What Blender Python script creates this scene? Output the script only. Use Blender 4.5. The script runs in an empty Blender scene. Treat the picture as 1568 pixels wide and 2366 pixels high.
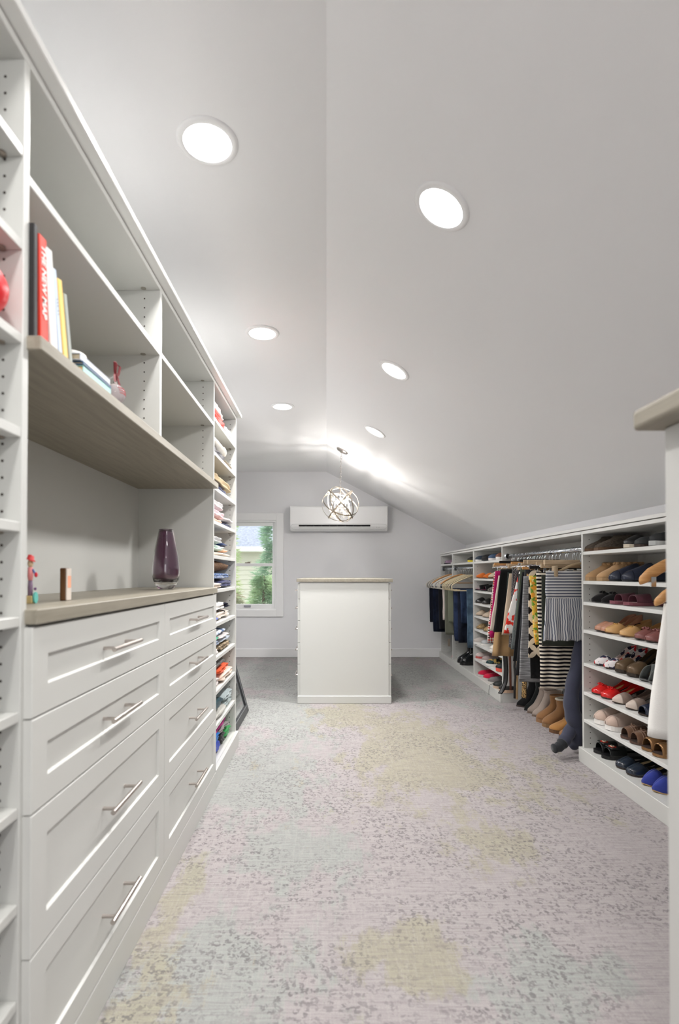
import bpy, math, random
from mathutils import Vector, Matrix, noise as mnoise
random.seed(7)
S = bpy.context.scene
COL = S.collection
R = math.radians
PI = math.pi
# ------------------------------------------------------------------ camera
CZ = 1.09
FPX, X0, HOR, PITCH = 1200.0, 754.0, 1326.0, 0.013
YP = HOR - FPX*math.tan(PITCH)
cam = bpy.data.cameras.new('camera'); camo = bpy.data.objects.new('camera', cam); COL.objects.link(camo)
camo.location = (0, 0, CZ); camo.rotation_euler = (PI/2+PITCH, 0, 0)
cam.sensor_fit = 'HORIZONTAL'; cam.sensor_width = 36; cam.lens = FPX/1568*36
cam.shift_x = (784-X0)/1568; cam.shift_y = (YP-1183)/1568
cam.clip_start = 0.05; cam.clip_end = 200
cam.dof.use_dof = True; cam.dof.focus_distance = 3.3; cam.dof.aperture_fstop = 4.0
S.camera = camo
# ------------------------------------------------------------------ world, lamps, exposure
vs = S.view_settings
vs.view_transform = 'Standard'; vs.look = 'None'; vs.gamma = 1; vs.use_curve_mapping = False
vs.exposure = 0.22
W = bpy.data.worlds.new('world'); S.world = W; W.use_nodes = True
wn = W.node_tree.nodes; wl = W.node_tree.links
sky = wn.new('ShaderNodeTexSky'); sky.sky_type = 'HOSEK_WILKIE'; sky.turbidity = 6; sky.sun_direction = (0.3, -0.5, 0.8)
wmix = wn.new('ShaderNodeMixRGB'); wmix.inputs[0].default_value = 0.75; wmix.inputs[2].default_value = (1, 1, 1, 1)
wl.new(sky.outputs[0], wmix.inputs[1]); wl.new(wmix.outputs[0], wn['Background'].inputs[0])
wn['Background'].inputs[1].default_value = 3.4
LAMP_W = 7.5
CHAND_W = 25.0
CEIL = CZ+1.337          # flat ceiling height
DW = 6.8                 # back wall
SLOPE = 0.529
XR = 1.82                # knee wall
LIGHTS = [(-0.368, 1.59), (-0.356, 2.865), (-0.351, 4.126), (0.36, 1.609), (0.378, 2.886), (0.385, 4.12),
          (-0.36, 0.33), (0.37, 0.33), (-0.36, -0.94), (0.37, -0.94)]
def ceil_z(x): return CEIL if x < 0 else CEIL-SLOPE*x
for (x, y) in LIGHTS:
    ld = bpy.data.lights.new('downlight_lamp', 'AREA'); ld.shape = 'DISK'; ld.size = 0.14; ld.energy = LAMP_W*(0.88 if y < 2 else 2.1 if y > 4 else 1.35 if y > 2 else 1); ld.spread = R(150); ld.color = (1, 0.985, 0.97)
    lo = bpy.data.objects.new('downlight_lamp', ld); COL.objects.link(lo)
    n = Vector((0, 0, -1)) if x < 0 else Vector((-SLOPE, 0, -1)).normalized()
    lo.location = Vector((x, y, ceil_z(x)))+n*0.012
    lo.rotation_euler = (-n).to_track_quat('Z', 'Y').to_euler()
# ------------------------------------------------------------------ helpers
def ray(px, py):
    u = (px-X0)/FPX; w = (YP-py)/FPX
    return Vector((u, math.cos(PITCH)-w*math.sin(PITCH), math.sin(PITCH)+w*math.cos(PITCH)))
def atX(px, py, X):
    r = ray(px, py); return Vector((0, 0, CZ))+r*(X/r.x)
def atY(px, py, Y):
    r = ray(px, py); return Vector((0, 0, CZ))+r*(Y/r.y)
def atZ(px, py, Z):
    r = ray(px, py); return Vector((0, 0, CZ))+r*((Z-CZ)/r.z)
def lin(c):
    if isinstance(c, str):
        c = c.lstrip('#'); c = [int(c[i:i+2], 16)/255 for i in (0, 2, 4)]
    else: c = [v/255 for v in c]
    return tuple((v/12.92 if v <= 0.04045 else ((v+0.055)/1.055)**2.4) for v in c)+(1,)
def lerp(a, b, t): return a+(b-a)*t
def sm(a, b, t):
    t = max(0, min(1, (t-a)/(b-a))); return t*t*(3-2*t)
def interp(xs, ys, t):
    if t <= xs[0]: return ys[0]
    for i in range(1, len(xs)):
        if t <= xs[i]:
            return lerp(ys[i-1], ys[i], (t-xs[i-1])/(xs[i]-xs[i-1]))
    return ys[-1]
class NT:
    def __init__(s, name, rough=0.5, metal=0.0, spec=0.5):
        s.m = bpy.data.materials.new(name); s.m.use_nodes = True
        s.n = s.m.node_tree.nodes; s.l = s.m.node_tree.links; s.b = s.n['Principled BSDF']
        s.b.inputs['Roughness'].default_value = rough; s.b.inputs['Metallic'].default_value = metal
        s.b.inputs['Specular IOR Level'].default_value = spec
    def add(s, t, **k):
        nd = s.n.new(t)
        for a, b in k.items(): setattr(nd, a, b)
        return nd
    def link(s, a, b): s.l.new(a, b)
    def coord(s, scale=(1, 1, 1), kind='Object', rot=(0, 0, 0)):
        tc = s.add('ShaderNodeTexCoord'); mp = s.add('ShaderNodeMapping')
        mp.inputs['Scale'].default_value = scale; mp.inputs['Rotation'].default_value = rot
        s.link(tc.outputs[kind], mp.inputs[0]); return mp.outputs[0]
    def noise(s, vec, scale, detail=3, rough=0.5):
        nd = s.add('ShaderNodeTexNoise'); nd.inputs['Scale'].default_value = scale; nd.inputs['Detail'].default_value = detail
        nd.inputs['Roughness'].default_value = rough; s.link(vec, nd.inputs['Vector']); return nd.outputs['Fac']
    def ramp(s, fac, stops, const=False):
        nd = s.add('ShaderNodeValToRGB'); cr = nd.color_ramp
        if const: cr.interpolation = 'CONSTANT'
        while len(cr.elements) < len(stops): cr.elements.new(0.5)
        for e, (p, c) in zip(cr.elements, stops): e.position = p; e.color = c if len(c) == 4 else tuple(c)+(1,)
        s.link(fac, nd.inputs[0]); return nd.outputs[0]
    def mix(s, fac, a, b, mode='MIX'):
        nd = s.add('ShaderNodeMixRGB', blend_type=mode)
        for i, v in enumerate((fac, a, b)):
            if isinstance(v, (int, float)): nd.inputs[i].default_value = v
            elif isinstance(v, tuple): nd.inputs[i].default_value = v
            else: s.link(v, nd.inputs[i])
        return nd.outputs[0]
    def math(s, op, a, b=0.0, c=0.0):
        nd = s.add('ShaderNodeMath', operation=op)
        for i, v in enumerate((a, b, c)):
            if isinstance(v, (int, float)): nd.inputs[i].default_value = v
            else: s.link(v, nd.inputs[i])
        return nd.outputs[0]
    def bump(s, h, strength=0.3, dist=0.002):
        nd = s.add('ShaderNodeBump'); nd.inputs['Strength'].default_value = strength; nd.inputs['Distance'].default_value = dist
        s.link(h, nd.inputs['Height']); s.link(nd.outputs[0], s.b.inputs['Normal'])
    def color(s, c):
        if isinstance(c, tuple): s.b.inputs['Base Color'].default_value = c
        else: s.link(c, s.b.inputs['Base Color'])
_M = {}
def plain(c, rough=0.5, metal=0.0, name=None, grain=0.0, spec=0.5):
    key = ('p', str(c), rough, metal, grain, spec)
    if key in _M: return _M[key]
    t = NT(name or 'plain', rough, metal, spec); col = lin(c)
    if grain:
        f = t.noise(t.coord(), grain, 4)
        t.color(t.mix(f, tuple(v*0.88 for v in col[:3])+(1,), tuple(min(1, v*1.1) for v in col[:3])+(1,)))
        t.bump(f, 0.25, 0.001)
    else: t.color(col)
    _M[key] = t.m; return t.m
def cloth(c, scale=90, rough=0.9, knit=False, var=0.82):
    key = ('c', str(c), scale, knit, var)
    if key in _M: return _M[key]
    t = NT('cloth', rough, 0, 0.2); col = lin(c); co = t.coord()
    f = t.noise(co, scale, 4, 0.6); g = t.noise(co, 14, 3)
    a = t.mix(g, tuple(v*var for v in col[:3])+(1,), tuple(min(1, v*1.12) for v in col[:3])+(1,))
    t.color(a)
    if knit:
        wv = t.add('ShaderNodeTexWave', wave_type='BANDS', bands_direction='Y'); wv.inputs['Scale'].default_value = 60; wv.inputs['Distortion'].default_value = 3
        t.link(co, wv.inputs['Vector']); h = t.math('ADD', wv.outputs['Fac'], f); t.bump(h, 0.6, 0.004)
    else: t.bump(f, 0.4, 0.002)
    t.b.inputs['Sheen Weight'].default_value = 0.2
    _M[key] = t.m; return t.m
class MB:
    def __init__(s): s.v = []; s.f = []
    def box(s, x0, x1, y0, y1, z0, z1):
        b = len(s.v)
        s.v += [Vector(p) for p in ((x0, y0, z0), (x1, y0, z0), (x1, y1, z0), (x0, y1, z0), (x0, y0, z1), (x1, y0, z1), (x1, y1, z1), (x0, y1, z1))]
        s.f += [tuple(b+i for i in q) for q in ((3, 2, 1, 0), (4, 5, 6, 7), (0, 1, 5, 4), (1, 2, 6, 5), (2, 3, 7, 6), (3, 0, 4, 7))]
        return s
    def loft(s, rings, closed=True, cap=True):
        b = len(s.v); n = len(rings[0])
        for r in rings: s.v += [Vector(p) for p in r]
        for i in range(len(rings)-1):
            for j in range(n if closed else n-1):
                k = (j+1) % n
                s.f.append((b+i*n+j, b+i*n+k, b+(i+1)*n+k, b+(i+1)*n+j))
        if cap:
            s.f.append(tuple(b+j for j in reversed(range(n)))); e = b+(len(rings)-1)*n
            s.f.append(tuple(e+j for j in range(n)))
        return s
    def tube(s, pts, r, seg=8, closed=False, flat=None, up=None):
        pts = [Vector(p) for p in pts]; n = len(pts); rings = []
        prev = None
        for i, p in enumerate(pts):
            if closed: t = pts[(i+1) % n]-pts[i-1]
            else: t = pts[min(i+1, n-1)]-pts[max(i-1, 0)]
            t.normalize()
            if up is not None:
                u = Vector(up(p) if callable(up) else up); u = (u-t*u.dot(t))
                if u.length < 1e-5: u = t.orthogonal()
                u.normalize()
            elif prev is None: u = t.orthogonal().normalized()
            else: u = (prev-t*prev.dot(t)).normalized()
            prev = u; w = t.cross(u); rr = r[i] if isinstance(r, (list, tuple)) else r
            fw = rr if flat is None else flat
            rings.append([p+u*(rr*math.cos(a))+w*(fw*math.sin(a)) for a in [2*PI*k/seg for k in range(seg)]])
        if closed: rings.append(rings[0])
        return s.loft(rings, True, not closed)
    def lathe(s, prof, c=(0, 0, 0), seg=24, M=None, cap=True):
        c = Vector(c); rings = []
        for (r, z) in prof:
            ring = []
            for k in range(seg):
                a = 2*PI*k/seg; p = Vector((r*math.cos(a), r*math.sin(a), z))
                if M is not None: p = M @ p
                ring.append(c+p)
            rings.append(ring)
        return s.loft(rings, True, cap)
    def ball(s, c, rx, ry=None, rz=None, seg=12, rg=8, M=None):
        ry = rx if ry is None else ry; rz = rx if rz is None else rz
        rings = []
        for i in range(rg+1):
            th = -PI/2+PI*i/rg; ct = max(math.cos(th), 0.02); ring = []
            for k in range(seg):
                a = 2*PI*k/seg; p = Vector((rx*ct*math.cos(a), ry*ct*math.sin(a), rz*math.sin(th)))
                if M is not None: p = M @ p
                ring.append(Vector(c)+p)
            rings.append(ring)
        return s.loft(rings)
    def xf(s, M):
        s.v = [M @ p for p in s.v]; return s
    def build(s, name, mat, parent=None, smooth=False, bevel=0, solid=0, local=False, kind=None, seg=1):
        if parent is not None:
            off = Vector((0, 0, 0)) if local else Vector(WL[parent.name])
        elif local: off = Vector((0, 0, 0))
        else:
            xs = [p.x for p in s.v]; ys = [p.y for p in s.v]; zs = [p.z for p in s.v]
            off = Vector(((min(xs)+max(xs))/2, (min(ys)+max(ys))/2, min(zs)))
        me = bpy.data.meshes.new(name); me.from_pydata([p-off for p in s.v], [], s.f); me.update()
        mats = mat if isinstance(mat, (list, tuple)) else [mat]
        for m in mats: me.materials.append(m)
        if smooth:
            me.shade_smooth()
        o = bpy.data.objects.new(name, me); COL.objects.link(o)
        if parent is not None:
            o.parent = parent; WL[o.name] = tuple(off)
        elif not local:
            o.location = off; WL[o.name] = tuple(off)
        else: WL[o.name] = (0, 0, 0)
        if bevel:
            md = o.modifiers.new('bevel', 'BEVEL'); md.width = bevel; md.segments = seg; md.limit_method = 'ANGLE'
        if solid:
            md = o.modifiers.new('solid', 'SOLIDIFY'); md.thickness = solid; md.offset = 0
        if kind: o['kind'] = kind
        return o
WL = {}
def tag(o, label, cat, group=None):
    o['label'] = label; o['category'] = cat
    if group: o['group'] = group
    return o
def thing(name, label, cat, loc, rz=0, group=None):
    o = bpy.data.objects.new(name, None); COL.objects.link(o); o.empty_display_size = 0.05
    o.location = loc; o.rotation_euler = (0, 0, rz); WL[o.name] = tuple(loc)
    return tag(o, label, cat, group)
def struct(name, mb, mat, parent=None, **k):
    o = mb.build(name, mat, parent, **k)
    if parent is None: o['kind'] = 'structure'
    return o
# ------------------------------------------------------------------ materials
def wallmat(name, c, rough=0.75):
    t = NT(name, rough, 0, 0.3); f = t.noise(t.coord(), 220, 2); t.color(lin(c)); t.bump(f, 0.08, 0.0006); return t.m
M_CEIL = wallmat("ceiling_paint", (238, 238, 239))
M_WALL = wallmat("wall_paint", (228, 228, 230))
M_TRIM = plain((236, 236, 236), 0.4, name='trim_paint')
M_WHITE = plain((207, 207, 203), 0.38, name='white_melamine')
M_EDGE = plain((224, 224, 221), 0.35, name='white_edge_band')
M_HOLE = plain((60, 50, 45), 0.8)
M_STEEL = plain((190, 182, 176), 0.28, 1.0, name='brushed_nickel')
M_CHROME = plain((215, 220, 226), 0.18, 1.0, name='chrome')
M_BLACK = plain((22, 22, 24), 0.45)
def wood(name, c1, c2, scale=(3, 60, 60), rough=0.45):
    t = NT(name, rough, 0, 0.4); co = t.coord(scale); f = t.noise(co, 1.6, 5, 0.6)
    t.color(t.ramp(f, [(0.3, lin(c1)), (0.7, lin(c2))])); t.bump(f, 0.12, 0.0006); return t.m
M_TAUPE = wood('taupe_woodgrain', (136, 130, 116), (158, 151, 137), (40, 2.5, 40))
M_HWOOD = wood('maple_hanger', (196, 140, 84), (222, 170, 112), (8, 8, 60), 0.3)
M_PWOOD = wood('pale_hanger_wood', (190, 165, 135), (212, 190, 160), (8, 8, 60), 0.4)
def carpet():
    t = NT('leopard_carpet', 0.95, 0, 0.1)
    co = t.coord(kind='Object')
    wob = t.add('ShaderNodeTexNoise'); wob.inputs['Scale'].default_value = 34; wob.inputs['Detail'].default_value = 3; t.link(co, wob.inputs['Vector'])
    vadd = t.add('ShaderNodeVectorMath', operation='MULTIPLY_ADD'); t.link(wob.outputs['Color'], vadd.inputs[0]); vadd.inputs[1].default_value = (0.024, 0.024, 0); t.link(co, vadd.inputs[2])
    vo = t.add('ShaderNodeTexVoronoi'); vo.inputs['Scale'].default_value = 50; vo.inputs['Randomness'].default_value = 0.85; t.link(vadd.outputs[0], vo.inputs['Vector'])
    d = vo.outputs['Distance']
    ring = t.math('MULTIPLY', t.ramp(d, [(0.12, (0, 0, 0)), (0.22, (1, 1, 1)), (0.46, (1, 1, 1)), (0.56, (0, 0, 0))]), 1.0)
    brk = t.ramp(t.noise(co, 74, 3), [(0.46, (0, 0, 0)), (0.52, (1, 1, 1))])
    big = t.noise(co, 2.6, 4, 0.55)
    dens = t.ramp(big, [(0.40, (0.25, 0.25, 0.25)), (0.54, (1, 1, 1))])
    spots = t.math('MULTIPLY', t.math('MULTIPLY', ring, brk), t.math('MULTIPLY', dens, t.ramp(t.noise(t.coord((6, 40, 1)), 1.0, 3, 0.6), [(0.35, (0.45, 0.45, 0.45)), (0.6, (1, 1, 1))])))
    # woven streaks along and across the room
    s1 = t.noise(t.coord((8, 130, 1)), 1.0, 4, 0.7); s2 = t.noise(t.coord((130, 8, 1)), 1.0, 4, 0.7)
    fib = t.noise(co, 260, 3, 0.7)
    p1 = t.noise(t.coord((1.1, 0.8, 1)), 1.2, 5, 0.62)
    p2 = t.noise(t.coord((1.3, 0.7, 1), rot=(0, 0, 1.2)), 1.1, 5, 0.62)
    p3 = t.noise(t.coord((9, 4.5, 1)), 1.0, 5, 0.65)
    pink = lin((180, 173, 173)); sage = lin((170, 173, 169)); yel = lin((173, 168, 147))
    def blobs(lst, nz):
        out = None
        for (x, y, rx, ry) in lst:
            mp = t.add('ShaderNodeMapping'); mp.inputs['Location'].default_value = (-x/rx, -y/ry, 0); mp.inputs['Scale'].default_value = (1/rx, 1/ry, 0); t.link(co, mp.inputs[0])
            ln = t.add('ShaderNodeVectorMath', operation='LENGTH'); t.link(mp.outputs[0], ln.inputs[0]); v = t.math('SUBTRACT', 1.0, ln.outputs['Value'])
            out = v if out is None else t.math('MAXIMUM', out, v)
        v = t.math('ADD', t.math('MAXIMUM', out, -0.7), t.math('MULTIPLY', t.math('SUBTRACT', nz, 0.5), 3.4))
        v = t.math('ADD', v, t.math('MULTIPLY', t.math('SUBTRACT', p3, 0.5), 3.2))
        v = t.math('ADD', v, t.math('MULTIPLY', t.math('SUBTRACT', s1, 0.5), 0.9)); v = t.math('ADD', v, t.math('MULTIPLY', t.math('SUBTRACT', s2, 0.5), 0.9))
        return t.ramp(v, [(0.0, (0, 0, 0)), (0.28, (1, 1, 1))])
    mY = blobs([(0.62, 3.1, 0.55, 0.75), (0.66, 2.1, 0.22, 0.35), (-0.5, 1.7, 0.09, 0.5), (-0.46, 1.28, 0.13, 0.14), (0.25, 1.5, 0.16, 0.12), (0.1, 3.9, 0.3, 0.4)], p2)
    mS = blobs([(-0.35, 2.9, 0.38, 1.1), (-0.34, 1.4, 0.3, 0.34), (-0.1, 2.1, 0.3, 0.25), (0.62, 1.42, 0.25, 0.2), (0.3, 5.6, 2.4, 1.3), (-0.5, 4.2, 0.7, 1.0)], p1)
    c = t.mix(mS, pink, sage)
    c = t.mix(t.math('MULTIPLY', mY, 0.85), c, yel)
    c = t.mix(t.math('MULTIPLY', t.ramp(s1, [(0.42, (0, 0, 0)), (0.72, (1, 1, 1))]), 0.55), c, lin((128, 120, 123)))
    c = t.mix(t.math('MULTIPLY', t.ramp(s2, [(0.5, (0, 0, 0)), (0.75, (1, 1, 1))]), 0.4), c, lin((198, 193, 189)))
    c = t.mix(t.math('MULTIPLY', spots, 0.72), c, t.mix(p1, lin((108, 98, 102)), lin((100, 106, 105))))
    c = t.mix(t.math('MULTIPLY', t.ramp(fib, [(0.4, (1, 1, 1)), (0.62, (0, 0, 0))]), 0.22), c, lin((132, 126, 126)))
    t.color(c); t.bump(fib, 0.7, 0.004); return t.m
M_CARPET = carpet()
def glass(name, c=(255, 255, 255), rough=0.0, trans=1.0, ior=1.45):
    t = NT(name, rough); t.color(lin(c)); t.b.inputs['Transmission Weight'].default_value = trans; t.b.inputs['IOR'].default_value = ior; return t.m
def pane_mat():
    t = NT('window_glass'); out = t.n['Material Output']
    tr = t.add('ShaderNodeBsdfTransparent'); gl = t.add('ShaderNodeBsdfGlossy'); gl.inputs['Roughness'].default_value = 0.02
    mx = t.add('ShaderNodeMixShader'); mx.inputs[0].default_value = 0.06
    t.link(tr.outputs[0], mx.inputs[1]); t.link(gl.outputs[0], mx.inputs[2]); t.link(mx.outputs[0], out.inputs[0]); return t.m
M_PANE = pane_mat()
def emis(c, s):
    t = NT('light_glow'); t.color(lin(c)); t.b.inputs['Emission Color'].default_value = lin(c); t.b.inputs['Emission Strength'].default_value = s; return t.m
# ------------------------------------------------------------------ room shell
XL = -0.975; XL2 = -1.75; YJ = 4.45; YB = -1.9
T = 0.1
struct('floor', MB().box(XL2-T, XR+0.4, YB-T, DW+T, -0.12, 0), M_CARPET, local=True)
struct('ceiling', MB().box(XL2-T, 0, YB-T, DW+T, CEIL, CEIL+0.12), M_CEIL)
m = MB(); z1 = ceil_z(XR)
m.loft([[(0, y, CEIL), (XR, y, z1), (XR, y, z1+0.12), (0, y, CEIL+0.12)] for y in (YB-T, DW+T)])
struct('ceiling_slope', m, M_CEIL)
struct('wall_right', MB().box(XR, XR+T, YB-T, DW+T, 0, z1+0.1), M_WALL)
struct('wall_left', MB().box(XL-0.9, XL, YB-T, YJ, 0, CEIL), M_WALL)
struct('wall_left_alcove', MB().box(XL2-T, XL2, YJ, DW+T, 0, CEIL), M_WALL)
m = MB().box(XL, -0.75, YB-T, YB, 0, CEIL).box(0.75, XR, YB-T, YB, 0, CEIL-0.3).box(-0.75, 0.75, YB-T, YB, 0, 0.75).box(-0.75, 0.75, YB-T, YB, 2.05, CEIL)  # front wall, with an opening for the added daylight window
struct('wall_front', m, M_WALL)
# back wall with the window opening
WX0, WX1, WZ0, WZ1 = -1.42, -0.655, CZ-0.472, CZ+0.703
m = MB()
def top_at(x): return ceil_z(x)
for (a, b, z0, zf) in ((XL2, WX0, 0, None), (WX1, 0, 0, None)):
    m.box(a, b, DW, DW+T, z0, CEIL)
m.box(WX0, WX1, DW, DW+T, 0, WZ0); m.box(WX0, WX1, DW, DW+T, WZ1, CEIL)
m.loft([[(0, y, 0), (XR, y, 0), (XR, y, z1), (0, y, CEIL)] for y in (DW, DW+T)])
struct('wall_back', m, M_WALL)
def baseboard(name, x0, x1, y0, y1):
    struct(name, MB().box(x0, x1, y0, y1, 0, 0.115), M_TRIM, bevel=0.006)
baseboard('baseboard_back', XL2, 1.5, DW-0.016, DW)
baseboard('baseboard_left', XL2, XL2+0.016, YJ, DW-0.016)
# window: casing, sashes, panes
def frame(mb, x0, x1, z0, z1, w, y0, y1, wt=None, wb=None):
    wt = w if wt is None else wt; wb = w if wb is None else wb
    mb.box(x0, x0+w, y0, y1, z0, z1).box(x1-w, x1, y0, y1, z0, z1)
    mb.box(x0+w, x1-w, y0, y1, z1-wt, z1).box(x0+w, x1-w, y0, y1, z0, z0+wb); return mb
m = frame(MB(), WX0-0.094, WX1+0.094, WZ0-0.088, WZ1+0.094, 0.094, DW-0.022, DW)
win = struct('window_1', m, M_TRIM, bevel=0.004)
frame(MB(), WX0, WX1, WZ0, WZ1, 0.02, DW, DW+0.09).build('window_jamb', M_TRIM, win)
zm = CZ+0.115
frame(MB(), WX0+0.02, WX1-0.02, zm-0.01, WZ1-0.02, 0.035, DW+0.055, DW+0.08, wt=0.05, wb=0.035).build('upper_sash', M_TRIM, win, bevel=0.003)
frame(MB(), WX0+0.02, WX1-0.02, WZ0+0.02, zm+0.025, 0.04, DW+0.025, DW+0.052, wt=0.04, wb=0.055).build('lower_sash', M_TRIM, win, bevel=0.003)
MB().box(WX0+0.05, WX1-0.05, DW+0.066, DW+0.069, zm+0.02, WZ1-0.06).build('pane', M_PANE, win)
MB().box(WX0+0.05, WX1-0.05, DW+0.037, DW+0.04, WZ0+0.07, zm-0.01).build('pane', M_PANE, win)
xm = (WX0+WX1)/2
MB().box(xm-0.035, xm+0.035, DW+0.028, DW+0.05, zm+0.025, zm+0.037).box(xm+0.0, xm+0.05, DW+0.02, DW+0.032, zm+0.037, zm+0.045).build('sash_lock', plain((150, 140, 128), 0.4, 0.6), win)
MB().box(xm-0.045, xm+0.045, DW+0.012, DW+0.026, WZ0+0.035, WZ0+0.06).build('sash_label', plain((150, 150, 158), 0.5), win)
m = frame(MB(), -0.84, 0.84, 0.66, 2.14, 0.09, YB, YB+0.022)  # unseen window added behind the camera to let more daylight in
added_win = struct('added_window', m, M_TRIM)
frame(MB(), -0.75, 0.75, 0.75, 2.05, 0.045, YB-0.07, YB-0.04).box(-0.02, 0.02, YB-0.07, YB-0.04, 0.75, 2.05).build('sash', M_TRIM, added_win)
MB().box(-0.72, 0.72, YB-0.058, YB-0.055, 0.78, 2.02).build('pane', M_PANE, added_win)
# ------------------------------------------------------------------ outside
def outside():
    GZ = -3.0
    g = NT('lawn', 0.9); g.color(g.ramp(g.noise(g.coord(), 3, 5), [(0.3, lin((92, 120, 80))), (0.7, lin((132, 156, 104)))]))
    o = MB().box(-16, 12, 7.2, 34, GZ-0.2, GZ).build('lawn', g.m); o['kind'] = 'structure'
    hs = thing('neighbour_house', 'cream clapboard house with grey shingle roof outside the window', 'house', (-3, 17, GZ))
    HY = 14.0; ez = CZ+0.66
    MB().box(-9, 4, HY, HY+6, GZ, ez).build('house_wall', plain((216, 208, 184), 0.8), hs)
    m = MB(); z = GZ+0.1
    while z < ez-0.02:
        m.loft([[(x, HY-0.03, z), (x, HY, z), (x, HY, z+0.13), (x, HY-0.008, z+0.13)] for x in (-9, 4)]); z += 0.128
    m.build('clapboard_siding', plain((200, 200, 186), 0.75), hs, kind='stuff')
    m = MB(); y = HY-0.4; z = ez+0.04
    for k in range(34):
        m.loft([[(x, y, z), (x, y, z+0.02), (x, y+0.17, z+0.11), (x, y+0.17, z+0.09)] for x in (-9.3, 4.3)])
        y += 0.14; z += 0.075
    rt = NT('shingles', 0.85); rt.color(rt.ramp(rt.noise(rt.coord((6, 6, 6)), 3, 3), [(0.35, lin((122, 130, 144))), (0.65, lin((150, 158, 172)))]))
    m.build('shingle_roof', rt.m, hs, kind='stuff')
    MB().box(-9.3, 4.3, HY-0.5, HY-0.4, ez-0.08, ez+0.05).build('gutter', M_TRIM, hs, bevel=0.02)
    MB().box(-9.2, 4.2, HY-0.45, HY, ez-0.1, ez-0.05).build('soffit', plain((190, 186, 172), 0.8), hs)
    def tree(x, y, h, r, label, c1, c2, seed, zc0, n=3000):
        rnd = random.Random(seed)
        t = thing('conifer', label, 'tree', (x, y, GZ), group='evergreens outside the window')
        MB().tube([(x, y, GZ), (x, y, GZ+h*0.5), (x, y, GZ+h)], [0.12, 0.08, 0.02], 7).build('trunk', plain((86, 70, 58), 0.9), t)
        m = MB()
        for i in range(n):
            u = rnd.random()**0.9; z = GZ+h*(0.1+0.9*u); rad = r*(1-u*0.9)*(0.75+0.35*math.sin(u*40+seed)); a = rnd.random()*2*PI
            q = rnd.random()**0.45*rad
            c = Vector((x+q*math.cos(a), y+q*math.sin(a), z-0.25*q))
            ax = Vector((math.cos(a), math.sin(a), rnd.uniform(-0.35, 0.25))).normalized(); sd = ax.orthogonal().normalized(); up = ax.cross(sd)
            L = rnd.uniform(0.07, 0.15)
            for k in range(4):
                b = len(m.v); ang = rnd.uniform(-0.9, 0.9); dd = (ax+sd*math.sin(ang)*0.8+up*rnd.uniform(-.3, .3)).normalized()
                pp = c+ax*(k*0.05)
                w = sd*0.012; hh = up*0.008
                m.v += [pp+w, pp-w, pp+hh, pp+dd*L]; m.f += [(b, b+1, b+3), (b+1, b+2, b+3), (b+2, b, b+3)]
        ft = NT('needles', 0.7); ft.color(ft.ramp(ft.noise(ft.coord(), 2.2, 3), [(0.35, lin(c1)), (0.65, lin(c2))]))
        m.build('foliage', ft.m, t, kind='stuff')
    tree(-1.22, 12.1, 5.5, 1.0, 'tall dark evergreen at the right of the window view', (70, 108, 88), (150, 184, 146), 3, 0)
    tree(-1.28, 10.6, 4.05, 0.9, 'lower bushy evergreen in front of the lower pane', (74, 110, 80), (150, 176, 128), 5, 0, 3000)
    tree(-2.38, 12.6, 5.8, 0.42, 'pale yellow-green tree at the left edge of the window view', (120, 150, 96), (176, 194, 130), 9, 0, 1100)
    tree(-1.72, 9.6, 3.75, 0.34, 'small reddish green shrub at lower left of the window', (100, 116, 84), (150, 132, 104), 11, 0, 900)
outside()
# ------------------------------------------------------------------ recessed ceiling lights
M_GLOW = emis((255, 255, 255), 6.0)
LN = ['nearest downlight on the flat left half of the ceiling', 'middle downlight on the flat left half of the ceiling', 'farthest downlight on the flat left half of the ceiling',
      'nearest downlight on the sloped right half of the ceiling', 'middle downlight on the sloped right half of the ceiling', 'farthest downlight on the sloped right half of the ceiling']
for i, (x, y) in enumerate(LIGHTS):
    n = Vector((0, 0, 1)) if x < 0 else Vector((SLOPE, 0, 1)).normalized()
    lab = LN[i] if i < 6 else ['left downlight just behind the camera on the flat ceiling', 'right downlight just behind the camera on the slope', 'left downlight at the added window end of the room', 'right downlight at the added window end of the room'][i-6]
    t = thing('recessed_light', lab, 'ceiling light', (x, y, ceil_z(x)), group='recessed ceiling downlights')
    Mx = n.to_track_quat('Z', 'Y').to_matrix()
    c = (x, y, ceil_z(x))
    MB().lathe([(0.074, 0.0), (0.074, -0.007), (0.088, -0.006), (0.094, -0.002), (0.094, 0.0)], c, 40, Mx, cap=False).build('trim_ring', M_TRIM, t, smooth=True)
    MB().lathe([(0.0015, -0.0075), (0.06, -0.0075), (0.074, -0.005), (0.074, 0.0)], c, 40, Mx, cap=False).build('diffuser', M_GLOW, t)
# ------------------------------------------------------------------ cabinets
def holes(mb, x, ys, zs, face, r=0.0032):
    for y in ys:
        for z in zs: pass
def peg_rows(name_parent, xs, y, zs, sy):
    m = MB()
    for x in xs:
        for z in zs:
            b = len(m.v)
            for k in range(8):
                a = 2*PI*k/8; m.v.append(Vector((x+0.0028*math.cos(a), y, z+0.0028*math.sin(a))))
            for k in range(8):
                a = 2*PI*k/8; m.v.append(Vector((x+0.0028*math.cos(a), y+sy*0.0006, z+0.0028*math.sin(a))))
            m.f.append(tuple(b+8+k for k in range(8)))
            for k in range(8): m.f.append((b+k, b+(k+1) % 8, b+8+(k+1) % 8, b+8+k))
    o = m.build('peg_holes', M_HOLE, name_parent, kind='stuff'); return o
XF, XBK = -0.576, -0.966
def zc(v): return CZ+v
P = 0.019
SHB = [0.795-0.179*k for k in range(10)]      # shelf undersides relative to the camera
TOPU = 0.985
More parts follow.
